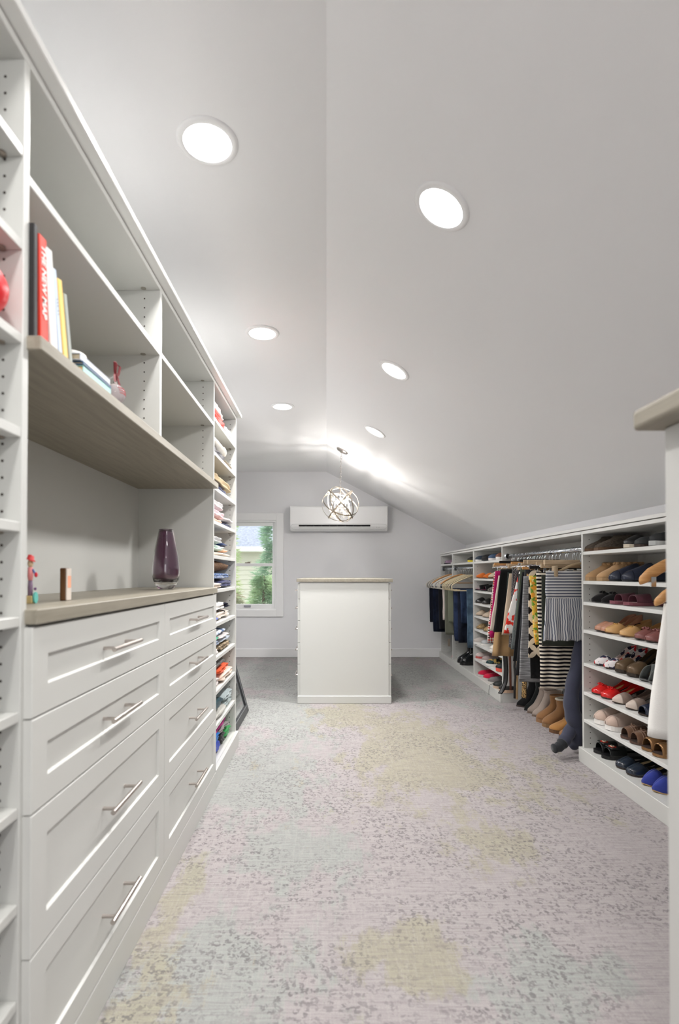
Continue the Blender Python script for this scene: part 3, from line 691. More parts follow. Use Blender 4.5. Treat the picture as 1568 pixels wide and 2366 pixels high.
sweat = [  # shelf, y0, y1, height offset, thickness, material, label, layers
 (0, 2.68, 2.95, 0, .050, C((228, 66, 52)), 'red folded sweater on the topmost shelf of the far tower', 2),
 (0, 2.68, 2.94, .051, .062, C((232, 218, 214), knit=True), 'blush folded sweater on top of the red one', 2),
 (0, 2.99, 3.27, 0, .085, C((226, 228, 230), knit=True), 'pale grey rolled sweater on the topmost shelf of the far tower', 1),
 (1, 2.68, 2.93, 0, .042, C((92, 90, 94)), 'dark grey folded sweater beneath the cream one', 2),
 (1, 2.69, 3.05, .043, .060, C((238, 234, 224)), 'cream rolled sweater on the second shelf of the tower', 1),
 (1, 2.96, 3.27, 0, .042, ribbed((196, 184, 164), (140, 128, 112), 'rib', 34), 'taupe ribbed sweater sticking out under the cream one', 2),
 (2, 2.74, 3.0, 0, .028, C((40, 50, 92)), 'navy folded top beneath the beige knit', 2),
 (2, 2.69, 3.18, .029, .066, ribbed((212, 192, 158), (178, 156, 122), 'rib', 26), 'beige chunky knit sweater on the third shelf', 2),
 (3, 2.68, 2.92, 0, .026, C((240, 212, 188)), 'peach folded top at the bottom of the fourth shelf', 1),
 (3, 2.68, 2.95, .027, .044, C((240, 206, 212)), 'pink folded sweater on the fourth shelf', 2),
 (3, 2.68, 2.95, .072, .052, C((234, 232, 232), knit=True), 'white folded sweater on top of the pink one', 2),
 (3, 2.97, 3.16, 0, .026, C((60, 66, 96)), 'dark blue folded top at the right of the fourth shelf', 1),
 (3, 2.96, 3.19, .027, .030, C((228, 220, 218)), 'small off-white top lying over the dark blue one', 1),
 (4, 2.68, 3.12, 0, .024, C((244, 226, 208)), 'cream folded top at the bottom of the fifth shelf', 1),
 (4, 2.93, 3.08, .025, .024, C((248, 202, 170)), 'small peach folded top at the right of the fifth shelf', 1),
 (4, 2.68, 2.92, .025, .036, C((206, 226, 214)), 'mint folded sweater on the fifth shelf', 2),
 (4, 2.68, 2.89, .062, .044, C((212, 212, 212), knit=True), 'light grey folded sweater on top of the mint one', 2),
 (4, 2.90, 3.05, .050, .034, C((32, 52, 96)), 'navy folded top leaning behind the mint one', 1),
 (5, 2.68, 2.84, 0, .034, C((222, 206, 190)), 'beige folded top at lower left of the sixth shelf', 2),
 (5, 2.85, 3.20, 0, .046, C((42, 48, 92)), 'navy blue folded sweater on the sixth shelf', 2),
 (5, 2.72, 3.15, .047, .038, ribbed((214, 222, 236), (84, 116, 170), 'dye', 14), 'pale blue tie-dye top over the navy sweater', 2),
 (5, 2.68, 3.02, .086, .064, ribbed((70, 46, 34), (176, 140, 110), 'fur', 3), 'brown fluffy fur garment at the top of the sixth shelf', 1),
 (6, 2.68, 2.78, 0, .030, C((88, 104, 190)), 'blue folded top at lower left of the seventh shelf', 1),
 (6, 2.79, 3.14, 0, .050, ribbed((236, 224, 212), (20, 20, 26), 'dots', 24), 'cream folded top with black dots on the seventh shelf', 2),
 (6, 2.69, 3.07, .051, .044, ribbed((22, 24, 42), (238, 236, 232), 'block', 9), 'navy and white folded top over the dotted one', 2),
 (7, 2.68, 2.79, 0, .038, C((238, 228, 226)), 'white folded top at lower left of the eighth shelf', 2),
 (7, 2.68, 2.82, .039, .036, C((158, 172, 200)), 'periwinkle folded sweater on the eighth shelf', 2),
 (7, 2.68, 2.76, .076, .026, C((60, 176, 136)), 'green folded top on the eighth shelf', 1),
 (7, 2.84, 3.15, 0, .040, ribbed((196, 176, 146), (60, 46, 38), 'leopard', 70), 'leopard print folded top on the eighth shelf', 2),
 (7, 2.80, 3.16, .041, .026, C((190, 200, 212)), 'pale blue-grey folded top over the leopard one', 1),
 (7, 2.79, 3.07, .068, .024, C((212, 206, 202)), 'light taupe folded top on the eighth shelf', 1),
 (7, 2.69, 3.02, .093, .030, ribbed((60, 96, 148), (222, 228, 236), 'dye', 12), 'blue and white tie-dye top at the top of the eighth shelf', 1),
 (8, 2.68, 2.83, 0, .054, C((236, 226, 224)), 'white folded sweater at lower left of the ninth shelf', 2),
 (8, 2.86, 3.22, 0, .050, C((240, 214, 196)), 'peach folded sweater on the ninth shelf', 2),
 (8, 2.82, 3.10, .051, .034, C((240, 96, 48)), 'bright orange folded sweater on the ninth shelf', 2),
 (8, 2.69, 3.00, .086, .050, ribbed((30, 28, 30), (214, 210, 206), 'fur', 2), 'black and grey fluffy garment over the orange sweater', 1),
 (9, 2.68, 3.00, 0, .050, C((206, 204, 196), knit=True), 'pale rolled grey towel-like sweater on the tenth shelf', 1),
 (9, 2.68, 2.95, .051, .044, C((30, 70, 80)), 'dark teal folded sweater on the tenth shelf', 3),
 (9, 2.97, 3.22, 0, .046, C((182, 196, 196)), 'grey-green folded sweater at the right of the tenth shelf', 2),
 (9, 2.96, 3.20, .047, .040, C((176, 188, 190)), 'blue-grey folded sweater on top of the grey-green one', 2),
]
for i, (s, y0, y1, zo, h, mt, lab, ly) in enumerate(sweat):
    if y0 < 2.78: y1 = min(3.27, y1+0.07)
    else: y0 = min(y0+0.06, 3.05); y1 = min(3.285, y1+0.07)
    zo *= 1.05; h *= 1.05
    folded(lab, y0, y1, zc(SHB[s])+P+zo, h, mt, xf=-0.583-0.005*(i % 3), layers=ly, seed=i, dep=0.30)
bz = 0.094
for i, (y0, y1, zo, h, mt, lab) in enumerate([
    (2.69, 3.0, 0, .062, C((44, 70, 172)), 'royal blue rolled garment on the bottom shelf of the tower'),
    (2.69, 2.97, .063, .050, C((20, 116, 196)), 'bright blue folded garment above the royal blue one'),
    (3.01, 3.12, 0, .075, C((62, 62, 62)), 'charcoal folded garment on the bottom shelf'),
    (3.13, 3.27, 0, .070, C((72, 168, 96)), 'green folded garment at the right end of the bottom shelf'),
    (2.99, 3.21, .076, .022, C((150, 146, 144)), 'grey folded garment beneath the magenta one'),
    (2.80, 3.18, .115, .034, C((214, 60, 160)), 'magenta folded garment at the top of the bottom compartment')]):
    folded(lab, y0, y1, bz+zo, h, mt, xf=-0.60, layers=2, seed=50+i, dep=0.30)
folded('black folded garment low in the near tower at the frame edge', 0.60, 0.93, zc(SHB[8])+P, 0.05, C((18, 18, 20)), xf=-0.60, seed=71)
folded('dark green folded garment in the near tower at the frame edge', 0.60, 0.925, zc(SHB[6])+P, 0.10, C((34, 44, 44)), xf=-0.62, seed=72)
# ------------------------------------------------------------------ leaning mirror
def mirror():
    t = thing('floor_mirror', 'black framed mirror leaning on the wall beyond the sweater tower', 'mirror', (-0.62, 3.75, 0))
    H, Wd, y0 = 1.3, 0.76, 3.385
    lean = math.asin((0.97-0.615)/H)
    Mx = Matrix.Translation((-0.615, y0, 0.004)) @ Matrix.Rotation(-lean, 4, 'Y')
    def part(name, mb, mat, **k): return mb.xf(Mx).build(name, mat, t, **k)
    m = MB(); fw = 0.062
    m.box(-0.025, 0, 0, fw, 0, H).box(-0.025, 0, Wd-fw, Wd, 0, H).box(-0.025, 0, fw, Wd-fw, 0, fw).box(-0.025, 0, fw, Wd-fw, H-fw, H)
    part('frame', m, plain((46, 47, 50), 0.35), bevel=0.003)
    m = MB(); a, b = fw-0.012, 0.006
    m.box(0, 0.004, a, a+b, a, H-a).box(0, 0.004, Wd-a-b, Wd-a, a, H-a).box(0, 0.004, a, Wd-a, a, a+b).box(0, 0.004, a, Wd-a, H-a-b, H-a)
    part('frame_bead', m, plain((150, 152, 156), 0.3, 0.7))
    part('mirror_glass', MB().box(-0.012, -0.008, fw, Wd-fw, fw, H-fw), plain((235, 238, 238), 0.02, 1.0))
    part('backing', MB().box(-0.024, -0.013, fw, Wd-fw, fw, H-fw), M_BLACK)
mirror()
# ------------------------------------------------------------------ wall air conditioner
def ac():
    x0, x1, yf, z0, z1 = -0.462, 0.776, 6.59, zc(0.552), zc(0.862)
    t = thing('air_conditioner', 'white wall-mounted air conditioner high on the back wall', 'air conditioner', ((x0+x1)/2, DW-0.1, z0))
    prof = [(DW-0.002, z1), (yf+0.012, z1), (yf+0.003, z1-0.006), (yf, z1-0.02), (yf, z0+0.085), (yf+0.008, z0+0.05), (yf+0.03, z0+0.022), (yf+0.06, z0), (DW-0.002, z0)]
    MB().loft([[(x, y, z) for y, z in prof] for x in (x0, x0+0.006, x1-0.006, x1)]).build('casing', plain((238, 238, 238), 0.3), t, bevel=0.003)
    # lower louvre panel, curved
    pts = lambda s: [(yf+0.0065-s, z0+0.052), (yf+0.029-s, z0+0.021), (yf+0.022-s*0.2, z0+0.030)]
    def onface(f, off):   # point on the slanted lower front, f 0 top .. 1 bottom
        y = lerp(yf+0.008, yf+0.03, f); z = lerp(z0+0.05, z0+0.022, f); n = Vector((0, -0.786, -0.618)); return Vector((0, y, z))+n*off
    def strip(xa, xb, fa, fb, off, mat, name, th=0.003, par=t):
        m = MB(); ring = []
        for x in (xa, xb):
            q = [onface(fa, off), onface(fb, off), onface(fb, off-th), onface(fa, off-th)]
            ring.append([(x, p.y, p.z) for p in q])
        return m.loft(ring).build(name, mat, par)
    strip(x0+0.11, x1-0.22, -0.7, -0.05, 0.001, M_BLACK, 'air_slot')
    lv = strip(x0+0.11, x1-0.22, 0.02, 1.0, 0.006, plain((228, 230, 228), 0.35), 'louvre')
    m = MB()
    for k in range(8):
        x = x0+0.2+k*0.1; m.box(x-0.002, x+0.002, yf-0.002, yf+0.012, z0+0.05, z0+0.072)
    m.build('vanes', plain((170, 174, 174), 0.5), t, kind='stuff')
    # thin outline of the rounded lower panel
    pt = []
    for k in range(60):
        a = 2*PI*k/60; hx = (x1-x0)/2-0.006; X = (x0+x1)/2+hx*math.copysign(abs(math.cos(a))**0.12, math.cos(a)); Z = z0+0.048+0.036*math.sin(a)
        yy = interp([z0, z0+0.022, z0+0.05, z0+0.085], [yf+0.06, yf+0.03, yf+0.008, yf], Z)
        pt.append((X, yy-0.0005, Z))
    MB().tube(pt, 0.0012, 5, closed=True).build('panel_seam', plain((176, 178, 178), 0.5), t)
    MB().box(x1-0.14, x1-0.134, yf+0.010, yf+0.016, z0+0.038, z0+0.05).box(x1-0.11, x1-0.104, yf+0.010, yf+0.016, z0+0.038, z0+0.05).build('status_lights', plain((196, 200, 198), 0.4), t, kind='stuff')
ac()
# ------------------------------------------------------------------ orb chandelier
def chandelier():
    c = Vector((0.14, 5.25, zc(0.703))); Rr = 0.187
    ctop = Vector((0.162, 5.25, ceil_z(0.162)))
    t = thing('chandelier', 'crystal orb chandelier with crossed metal bands hanging above the island', 'chandelier', c-Vector((0, 0, Rr)))
    n = Vector((SLOPE, 0, 1)).normalized(); Mx = n.to_track_quat('Z', 'Y').to_matrix()
    MB().lathe([(0.0005, -0.028), (0.012, -0.028), (0.02, -0.022), (0.058, -0.014), (0.064, -0.006), (0.064, 0)], ctop, 32, Mx).build('canopy', M_STEEL, t, smooth=True)
    top = c+Vector((0, 0, Rr)); start = ctop+Vector((-0.012, 0, -0.034)); N = 13; ln = (start-top).length/N
    for i in range(N):
        p = start.lerp(top, (i+0.5)/N); ax = Vector((1, 0, 0)) if i % 2 else Vector((0, 1, 0)); pts = []
        for k in range(14):
            a = 2*PI*k/14; pts.append(p+ax*(0.0085*math.cos(a))+Vector((0, 0, 0.62*ln*math.sin(a))))
        MB().tube(pts, 0.0019, 6, closed=True).build('chain_link', M_STEEL, t, smooth=True)
    def band(rot, Rb, w=0.0075, th=0.002):
        pts = []; 
        for k in range(64):
            a = 2*PI*k/64; pts.append(c+rot @ Vector((Rb*math.cos(a), Rb*math.sin(a), 0)))
        nn = rot @ Vector((0, 0, 1))
        MB().tube(pts, w, 4, closed=True, flat=th, up=nn).build('band', M_ORB, t)
    M_ORB = plain((176, 166, 152), 0.3, 1.0, name='champagne_metal')
    for i, (ax, ang, rb) in enumerate([((0, 1, 0), 0.85, Rr), ((0, 1, 0), -0.85, Rr-0.003), ((1, 0, 0), 1.2, Rr-0.001), ((0.6, 1, 0), 1.35, Rr-0.004), ((-0.6, 1, 0.2), 1.25, Rr-0.002), ((1, 0.5, 0), 0.75, Rr-0.005)]):
        band(Matrix.Rotation(ang, 3, Vector(ax).normalized()), rb)
    MB().tube([top, c+Vector((0, 0, 0.03))], 0.005, 10).lathe([(0.0005, 0), (0.03, 0.0), (0.03, 0.012), (0.0005, 0.014)], c+Vector((0, 0, -0.03)), 20).build('stem', M_STEEL, t)
    MB().tube([c+Vector((0.07*math.cos(a), 0.07*math.sin(a), 0.105)) for a in [2*PI*k/28 for k in range(28)]], 0.003, 6, closed=True).build('crystal_ring', M_STEEL, t)
    MB().tube([c+Vector((0.095*math.cos(a), 0.095*math.sin(a), -0.06)) for a in [2*PI*k/28 for k in range(28)]], 0.003, 6, closed=True).build('crystal_ring', M_STEEL, t)
    cg = NT('crystal'); tr = cg.add('ShaderNodeBsdfTransparent'); gl = cg.add('ShaderNodeBsdfGlossy'); gl.inputs['Roughness'].default_value = 0.05
    mx = cg.add('ShaderNodeMixShader'); mx.inputs[0].default_value = 0.35; cg.link(tr.outputs[0], mx.inputs[1]); cg.link(gl.outputs[0], mx.inputs[2]); cg.link(mx.outputs[0], cg.n['Material Output'].inputs[0]); cg = cg.m; m = MB()
    def gem(p, r, h):
        b = len(m.v); m.v += [p+Vector((0, 0, h))]+[p+Vector((r*math.cos(2*PI*k/6), r*math.sin(2*PI*k/6), 0)) for k in range(6)]+[p-Vector((0, 0, h*1.3))]
        for k in range(6):
            q = (k+1) % 6; m.f.append((b, b+1+k, b+1+q)); m.f.append((b+7, b+1+q, b+1+k))
    for a_, (rr, zz, cnt) in enumerate([(0.07, 0.09, 12), (0.078, 0.05, 14), (0.087, 0.01, 14), (0.093, -0.035, 16), (0.095, -0.08, 16), (0.07, -0.105, 12), (0.04, -0.12, 8)]):
        for k in range(cnt):
            a = 2*PI*(k+0.5*(a_ % 2))/cnt; gem(c+Vector((rr*math.cos(a), rr*math.sin(a), zz)), 0.0085, 0.015)
    m.build('crystals', cg, t, kind='stuff')
    for k in range(4):
        a = PI/4+PI/2*k; p = c+Vector((0.035*math.cos(a), 0.035*math.sin(a), 0.0))
        MB().lathe([(0.0005, -0.03), (0.008, -0.03), (0.008, 0.0), (0.006, 0.004)], p, 12).build('candle_sleeve', M_TRIM, t, smooth=True)
        MB().lathe([(0.004, 0.004), (0.013, 0.018), (0.014, 0.03), (0.009, 0.048), (0.001, 0.062)], p, 14).build('bulb', emis((255, 244, 230), 30), t, smooth=True)
    ld = bpy.data.lights.new('chandelier_bulbs', 'POINT'); ld.energy = CHAND_W/4; ld.shadow_soft_size = 0.02; ld.color = (1, 0.97, 0.94)
    for k in range(4):
        a = PI/4+PI/2*k; lo = bpy.data.objects.new('chandelier_bulbs', ld); COL.objects.link(lo); lo.location = c+Vector((0.058*math.cos(a), 0.058*math.sin(a), 0.03))
chandelier()
# ------------------------------------------------------------------ shoes
OUT_S = [0, 0.03, 0.08, 0.16, 0.30, 0.45, 0.60, 0.72, 0.82, 0.90, 0.95, 0.98, 1.0]
OUT_R = [0.05, 0.36, 0.56, 0.66, 0.66, 0.70, 0.88, 1.0, 0.98, 0.84, 0.64, 0.42, 0.06]
OUT_P = [0.05, 0.36, 0.56, 0.66, 0.64, 0.66, 0.82, 0.96, 0.86, 0.60, 0.36, 0.18, 0.03]
def shoe(label, loc, up, inn=None, sole=None, yaw=PI, L=0.25, Wd=0.079, heel=0.0, point=False, a0=0.0, a1=1.0, so=0.74, H=(0.125, 0.045, 0.052, 0.036, 0.014), plat=0.005,
         deco=None, dcol=None, cap=None, name='shoe', group='shoes on the low shelves', hw=0.5, cross=False, closed_all=False, th=0.002):
    t = thing(name, label, 'shoe', loc, yaw, group)
    inn = inn or plain((190, 160, 120), 0.6); sole = sole or plain((60, 45, 38), 0.6)
    OW = OUT_P if point else OUT_R
    def w(s): return Wd/2*interp(OUT_S, OW, s)
    def b(s): return heel*(1-sm(0.12, 0.62, s))+(0.006*sm(0.85, 1, s) if heel else 0.003*sm(0.85, 1, s))
    def Hs(s): return interp([0, 0.35, so, 0.88, 1.0], H, s)
    def amax(s):
        if closed_all: return PI/2
        return lerp(R(20), PI/2, sm(so-0.16, so, s))
    def upper(s0, s1, mat, nm, off=0.0, n=22, K=9):
        m = MB()
        for sg in (1, -1):
            rows = []
            for i in range(n+1):
                s = lerp(s0, s1, i/n); am = amax(s); row = []
                for k in range(K):
                    a = am*k/(K-1); rr = 1+off
                    row.append(Vector((s*L, sg*w(s)*rr*max(0.0, math.cos(a))**0.75, b(s)+plat+(Hs(s)+off*0.03)*math.sin(a))))
                rows.append(row)
            m.loft(rows if sg > 0 else [list(reversed(r)) for r in rows], closed=False, cap=False)
        return m.build(nm, mat, t, smooth=True, local=True, solid=th)
    if cross:
        # two crossed bands over the forefoot
        m = MB()
        for sa, sb in ((0.52, 0.84), (0.84, 0.52)):
            rows = []
            for k in range(15):
                a = PI*k/14; s = lerp(sa, sb, k/14); rows.append([Vector(((s+d)*L, w(s+d*0.5)*1.02*math.cos(a), b(s)+plat+(Hs(s)+0.004+(0.003 if sa > 0.6 else 0))*math.sin(a)**0.8)) for d in (-0.09, -0.03, 0.03, 0.09)])
            m.loft(rows, closed=False, cap=False)
        m.build('crossed_straps', up, t, smooth=True, local=True, solid=th)
        heelcup = upper(0.0, 0.22, up, 'heel_cup')
    else:
        upper(a0, a1, up, 'upper')
    if cap is not None: upper(0.84, 1.0, cap, 'toe_cap', off=0.03, n=8)
    # sole plate and insole
    def plate(z0, z1, sc, mat, nm, s0=0.0, s1=1.0):
        m = MB(); ss = [lerp(s0, s1, i/20) for i in range(21)]
        rings = []
        for s in ss:
            ww = max(0.0015, w(s)*sc); bb = b(s); rings.append([(s*L, ww, bb+z0), (s*L, ww, bb+z1), (s*L, -ww, bb+z1), (s*L, -ww, bb+z0)])
        return m.loft(rings).build(nm, mat, t, local=True)
    plate(0, plat, 1.03, sole, 'sole')
    plate(plat, plat+0.0012, 0.94, inn, 'insole', 0.01, 0.97)
    if heel > 0.008:
        m = MB(); rings = []
        for z, k in ((0, hw), (heel*0.5, hw*1.05), (heel, 1.0)):
            ln = 0.2*L*(0.5+0.5*k); wd = Wd*0.30*k; x0_ = 0.004+0.01*(1-k)
            rings.append([Vector((x0_+ln/2-ln/2*math.cos(a), wd*math.sin(a), z)) for a in [2*PI*q/14 for q in range(14)]])
        m.loft(rings).build('heel', sole if hw > 0.45 else up, t, smooth=False, local=True)
    def vamp_z(s): return b(s)+plat+Hs(s)
    if deco == 'bow':
        s = so+0.04; p = Vector((s*L, 0, vamp_z(s)+0.004)); m = MB()
        for sg in (1, -1):
            m.tube([p, p+Vector((-0.006, sg*0.010, 0.005)), p+Vector((-0.004, sg*0.022, 0.002)), p+Vector((0.008, sg*0.020, -0.002)), p+Vector((0.004, sg*0.006, 0))], 0.0045, 8, flat=0.0018)
        m.ball(p, 0.005, seg=8, rg=6); m.build('bow', dcol or up, t, smooth=True, local=True, kind='stuff')
    elif deco == 'buckle':
        s = so+0.04; p = Vector((s*L, 0, vamp_z(s)+0.003))
        MB().tube([p+Vector((0.008*math.sin(a), 0.017*math.cos(a), -0.004*abs(math.cos(a)))) for a in [2*PI*k/20 for k in range(20)]], 0.0022, 6, closed=True).build('buckle', dcol or plain((212, 170, 90), 0.25, 1.0), t, smooth=True, local=True)
    elif deco == 'flower':
        s = 0.76; p = Vector((s*L, 0, vamp_z(s)+0.004)); pet = plain((216, 72, 58), 0.4)
        MB().box(s*L-0.022, s*L+0.022, -Wd*0.46, Wd*0.46, p.z-0.006, p.z).build('ribbon_band', up, t, local=True, bevel=0.003)
        for k in range(6):
            a = 2*PI*k/6; M_ = Matrix.Rotation(a, 3, 'Z'); m = MB()
            m.loft([[p+M_ @ Vector((r_, y_, z_)) for (y_, z_) in ((-w_, 0.0015), (0, 0.0035), (w_, 0.0015), (0, 0.0))] for r_, w_ in ((0.004, 0.003), (0.011, 0.0075), (0.022, 0.001))])
            m.build('petal', pet, t, local=True)
        MB().tube([p+Vector((0.009*math.cos(a), 0.009*math.sin(a), 0.004)) for a in [2*PI*k/16 for k in range(16)]], 0.0025, 6, closed=True).build('flower_ring', plain((236, 224, 196), 0.4), t, smooth=True, local=True)
        MB().ball(p+Vector((0, 0, 0.003)), 0.0075, 0.0075, 0.004, seg=10, rg=6).build('flower_centre', plain((70, 56, 44), 0.4), t, smooth=True, local=True)
    elif deco == 'strap':
        m = MB(); s = 0.3
        m.tube([Vector((s*L, w(s)*1.02*math.cos(a), b(s)+plat+0.045+0.025*math.sin(a))) for a in [PI*k/12 for k in range(13)]], 0.005, 6, flat=0.0015)
        m.build('ankle_strap', up, t, smooth=True, local=True)
    elif deco == 'laces':
        m = MB()
        for k in range(5):
            s = 0.48+0.06*k; m.tube([Vector((s*L, w(s)*0.55*math.cos(a), vamp_z(s)*(0.86+0.14*math.sin(a)))) for a in [PI*q/8 for q in range(9)]], 0.002, 5)
        m.build('laces', dcol or plain((220, 220, 215), 0.8), t, smooth=True, local=True, kind='stuff')
    elif deco == 'thong_bow':
        s = 0.84; m = MB(); p = Vector((s*L, 0, vamp_z(s)+0.004))
        for q in range(3):
            ss = 0.80-0.05*q; m.tube([Vector((ss*L, w(ss)*1.03*math.cos(a), b(ss)+plat+(Hs(ss)+0.002)*math.sin(a))) for a in [PI*k/14 for k in range(15)]], 0.0024, 5)
        for sg in (1, -1):
            m.tube([p+Vector((-0.02, 0, 0.004)), p+Vector((-0.025, sg*0.014, 0.010)), p+Vector((-0.03, sg*0.024, 0.004)), p+Vector((-0.02, sg*0.014, 0.0))], 0.0026, 5)
        m.build('cord_bow', dcol or up, t, smooth=True, local=True, kind='stuff')
    return t
def boot(label, loc, up, sole=None, yaw=PI, L=0.25, Wd=0.088, hs=0.15, inner=None, trim=None, heel=0.02, tip=0.0, name='boot', group='shoes on the low shelves', shaftw=0.40, lean=0.0, pull=None):
    t = thing(name, label, 'boot', loc, yaw, group)
    sole = sole or plain((96, 70, 48), 0.7); OW = OUT_P if tip else OUT_R
    def outline(u): return Wd/2*interp(OUT_S, OW, u)
    base = heel
    zs_ = [0, 0.006, 0.018, 0.032, 0.045, 0.058, 0.072, 0.09, 0.11]+[lerp(0.11, hs, k/5) for k in range(1, 6)]
    xf_ = [0.985, 1.0, 0.985, 0.93, 0.86, 0.78, 0.70, 0.62, 0.58]+[lerp(0.57, 0.56+shaftw*0.1, k/5) for k in range(1, 6)]
    xb_ = [0.02, 0.0, 0.0, 0.005, 0.012, 0.025, 0.035, 0.04, 0.04]+[lerp(0.04, 0.02, k/5) for k in range(1, 6)]
    if hs < 0.11: zs_ = [z*hs/0.11 for z in zs_[:9]]+[hs]*5
    rings = []
    for z, f, bk in zip(zs_, xf_, xb_):
        k = sm(0.03, 0.10, z); ring = []; x0_, x1_ = bk*L, f*L
        for q in range(28):
            a = 2*PI*q/28; u = (1+math.cos(a))/2; sg = 1 if math.sin(a) >= 0 else -1
            y = lerp(outline(u)*(1-0.25*sm(0, 0.09, z)), Wd*shaftw*abs(math.sin(a))**0.9, k)
            xx = lerp(x0_, x1_, u)+lean*z*z; dz = base*sm(0.38, 0.8, xx/L)*(1-sm(0.05, 0.11, z)) if base > 0.03 else 0
            ring.append(Vector((xx, sg*y, base+0.012+z-dz)))
        rings.append(ring)
    MB().loft(rings, cap=False).build('boot_upper', up, t, smooth=True, local=True, solid=0.003)
    top = rings[-1]; MB().loft([[p-Vector((0, 0, 0.012)) for p in top], [p-Vector((0, 0, 0.010)) for p in top]]).build('lining', inner or plain((120, 90, 66), 0.9), t, local=True)
    m = MB(); ss = [i/18 for i in range(19)]; rg = []
    for s in ss:
        ww = max(0.002, outline(s)*1.06); lift = base*(1-sm(0.25, 0.5, s))
        rg.append([(s*L*1.01, ww, lift), (s*L*1.01, ww, base+0.013), (s*L*1.01, -ww, base+0.013), (s*L*1.01, -ww, lift)])
    m = MB(); rg = [[(s*L*1.01, max(0.002, outline(s)*1.05), (0 if s < 0.28 or base < 0.03 else base*0.9*sm(0.28, 0.34, s)*(1-sm(0.38, 0.8, s)))), (s*L*1.01, max(0.002, outline(s)*1.05), base*(1 if base < 0.03 else (1-sm(0.38, 0.8, s)))+0.013),
                     (s*L*1.01, -max(0.002, outline(s)*1.05), base*(1 if base < 0.03 else (1-sm(0.38, 0.8, s)))+0.013), (s*L*1.01, -max(0.002, outline(s)*1.05), (0 if s < 0.28 or base < 0.03 else base*0.9*sm(0.28, 0.34, s)*(1-sm(0.38, 0.8, s))))] for s in ss]
    m.loft(rg).build('sole', sole, t, local=True)
    if trim == 'knit':
        m = MB()
        for r_ in range(3):
            z = base+0.012+hs-0.006-0.016*r_; n = 14
            for q in range(n):
                a = 2*PI*(q+0.5*(r_ % 2))/n; cx = L*(0.02+0.58)/2; m.ball((cx+L*0.30*math.cos(a), Wd*shaftw*1.02*math.sin(a), z), 0.011, 0.011, 0.009, seg=8, rg=5)
        m.build('braided_cuff', up, t, smooth=True, local=True, kind='stuff')
    elif trim == 'fluff':
        m = MB(); ring = top; m.tube([p for p in ring], 0.008, 7, closed=True); m.build('fleece_rim', cloth((232, 224, 206), knit=True), t, smooth=True, local=True)
    if pull is not None:
        MB().tube([top[14]+Vector((0, 0.006, -0.03)), top[14]+Vector((-0.012, 0.006, 0.012)), top[14]+Vector((0, 0.006, 0.0))], 0.006, 6, flat=0.0015).build('pull_loop', pull, t, smooth=True, local=True)
    return t
def Ypx(px, X=1.505): return X*1200/(px-X0)
def patent(c): return plain(c, 0.12, 0, spec=0.7)
def suede(c): return cloth(c, 160, 0.95)
def floral(bg, cols, scale, thr=0.5):
    t = NT('floral_print', 0.6, 0, 0.3); co = t.coord(); col = lin(bg)
    for i, c in enumerate(cols):
        f = t.noise(t.coord((1, 1, 1), rot=(i*1.3, i*0.7, i)), scale*(1+0.25*i), 2, 0.4)
        col = t.mix(t.ramp(f, [(thr+0.04+0.01*i, (0, 0, 0)), (thr+0.07+0.01*i, (1, 1, 1))]), col, lin(c))
    t.color(col); return t.m
def place(fn, px, z, base, X=1.505, yaw=PI, dy=0.0, L=0.25, **k):
    """toe at pixel column px on the plane X; origin of the shoe is its heel"""
    Y = Ypx(px, X)+dy; d = Vector((math.cos(yaw), math.sin(yaw), 0)); h = Vector((X, Y, z))-d*L
    return fn(base, (h.x, h.y, z), yaw=yaw, L=L, **k)
TAN = plain((196, 160, 112), 0.55); DKI = plain((60, 46, 40), 0.7); BLK = plain((26, 26, 28), 0.35); FAR, NEAR = ', farther one', ', nearer one'
def pair(fn, p1, p2, z, label, where, **k):
    place(fn, p1, z, label+FAR+' '+where, **k); place(fn, p2, z, label+NEAR+' '+where, **k)
e = 0.001
# nearest shoe unit, shelf by shelf (seven shelves and the bottom board)
z = S1[0]+e
place(boot, 1350, z, 'fuzzy grey-brown moccasin slipper with tan lace, leftmost on the top shoe shelf', up=ribbed((84, 74, 66), (140, 128, 116), 'fur', 4), hs=0.068, L=0.24, heel=0.004, yaw=PI-0.1, inner=plain((70, 50, 40), 0.9))
place(boot, 1373, z, 'fuzzy grey-brown moccasin slipper with tan lace, second on the top shoe shelf', up=ribbed((84, 74, 66), (140, 128, 116), 'fur', 4), hs=0.068, L=0.24, heel=0.004, yaw=PI-0.25, inner=plain((70, 50, 40), 0.9))
place(shoe, 1441, z, 'black flat with pale cream sole lying on the top shoe shelf', up=BLK, sole=plain((226, 214, 194), 0.7), plat=0.018, L=0.25, yaw=PI)
place(shoe, 1466, z, 'charcoal slip-on shoe on the top shoe shelf beside the cream-soled one', up=plain((52, 54, 56), 0.7), so=0.45, plat=0.012, L=0.25)
place(shoe, 1500, z, 'black slip-on with pale grey sole at the right end of the top shelf', up=plain((40, 42, 44), 0.7), sole=plain((196, 198, 196), 0.7), so=0.45, plat=0.022, L=0.25)
z = S1[1]+e
pair(boot, 1349, 1379, z, 'tan suede ankle boot with braided knit cuff', 'on second shelf', up=suede((196, 158, 116)), hs=0.085, trim='knit', L=0.25, heel=0.006, sole=plain((180, 146, 106), 0.7))
pair(shoe, 1407, 1437, z, 'navy and burgundy loafer', 'on second shelf', up=plain((40, 46, 66), 0.3), so=0.5, L=0.26, H=(0.11, 0.10, 0.085, 0.045, 0.02), cap=plain((44, 50, 68), 0.25), sole=plain((24, 26, 34), 0.5), inn=plain((80, 44, 48), 0.6), plat=0.008)
z = S1[2]+e
pair(shoe, 1366, 1388, z, 'black bow sandal flat', 'on third shelf', up=suede((26, 24, 26)), deco='bow', point=True, so=0.7, sole=BLK, inn=BLK, L=0.24)
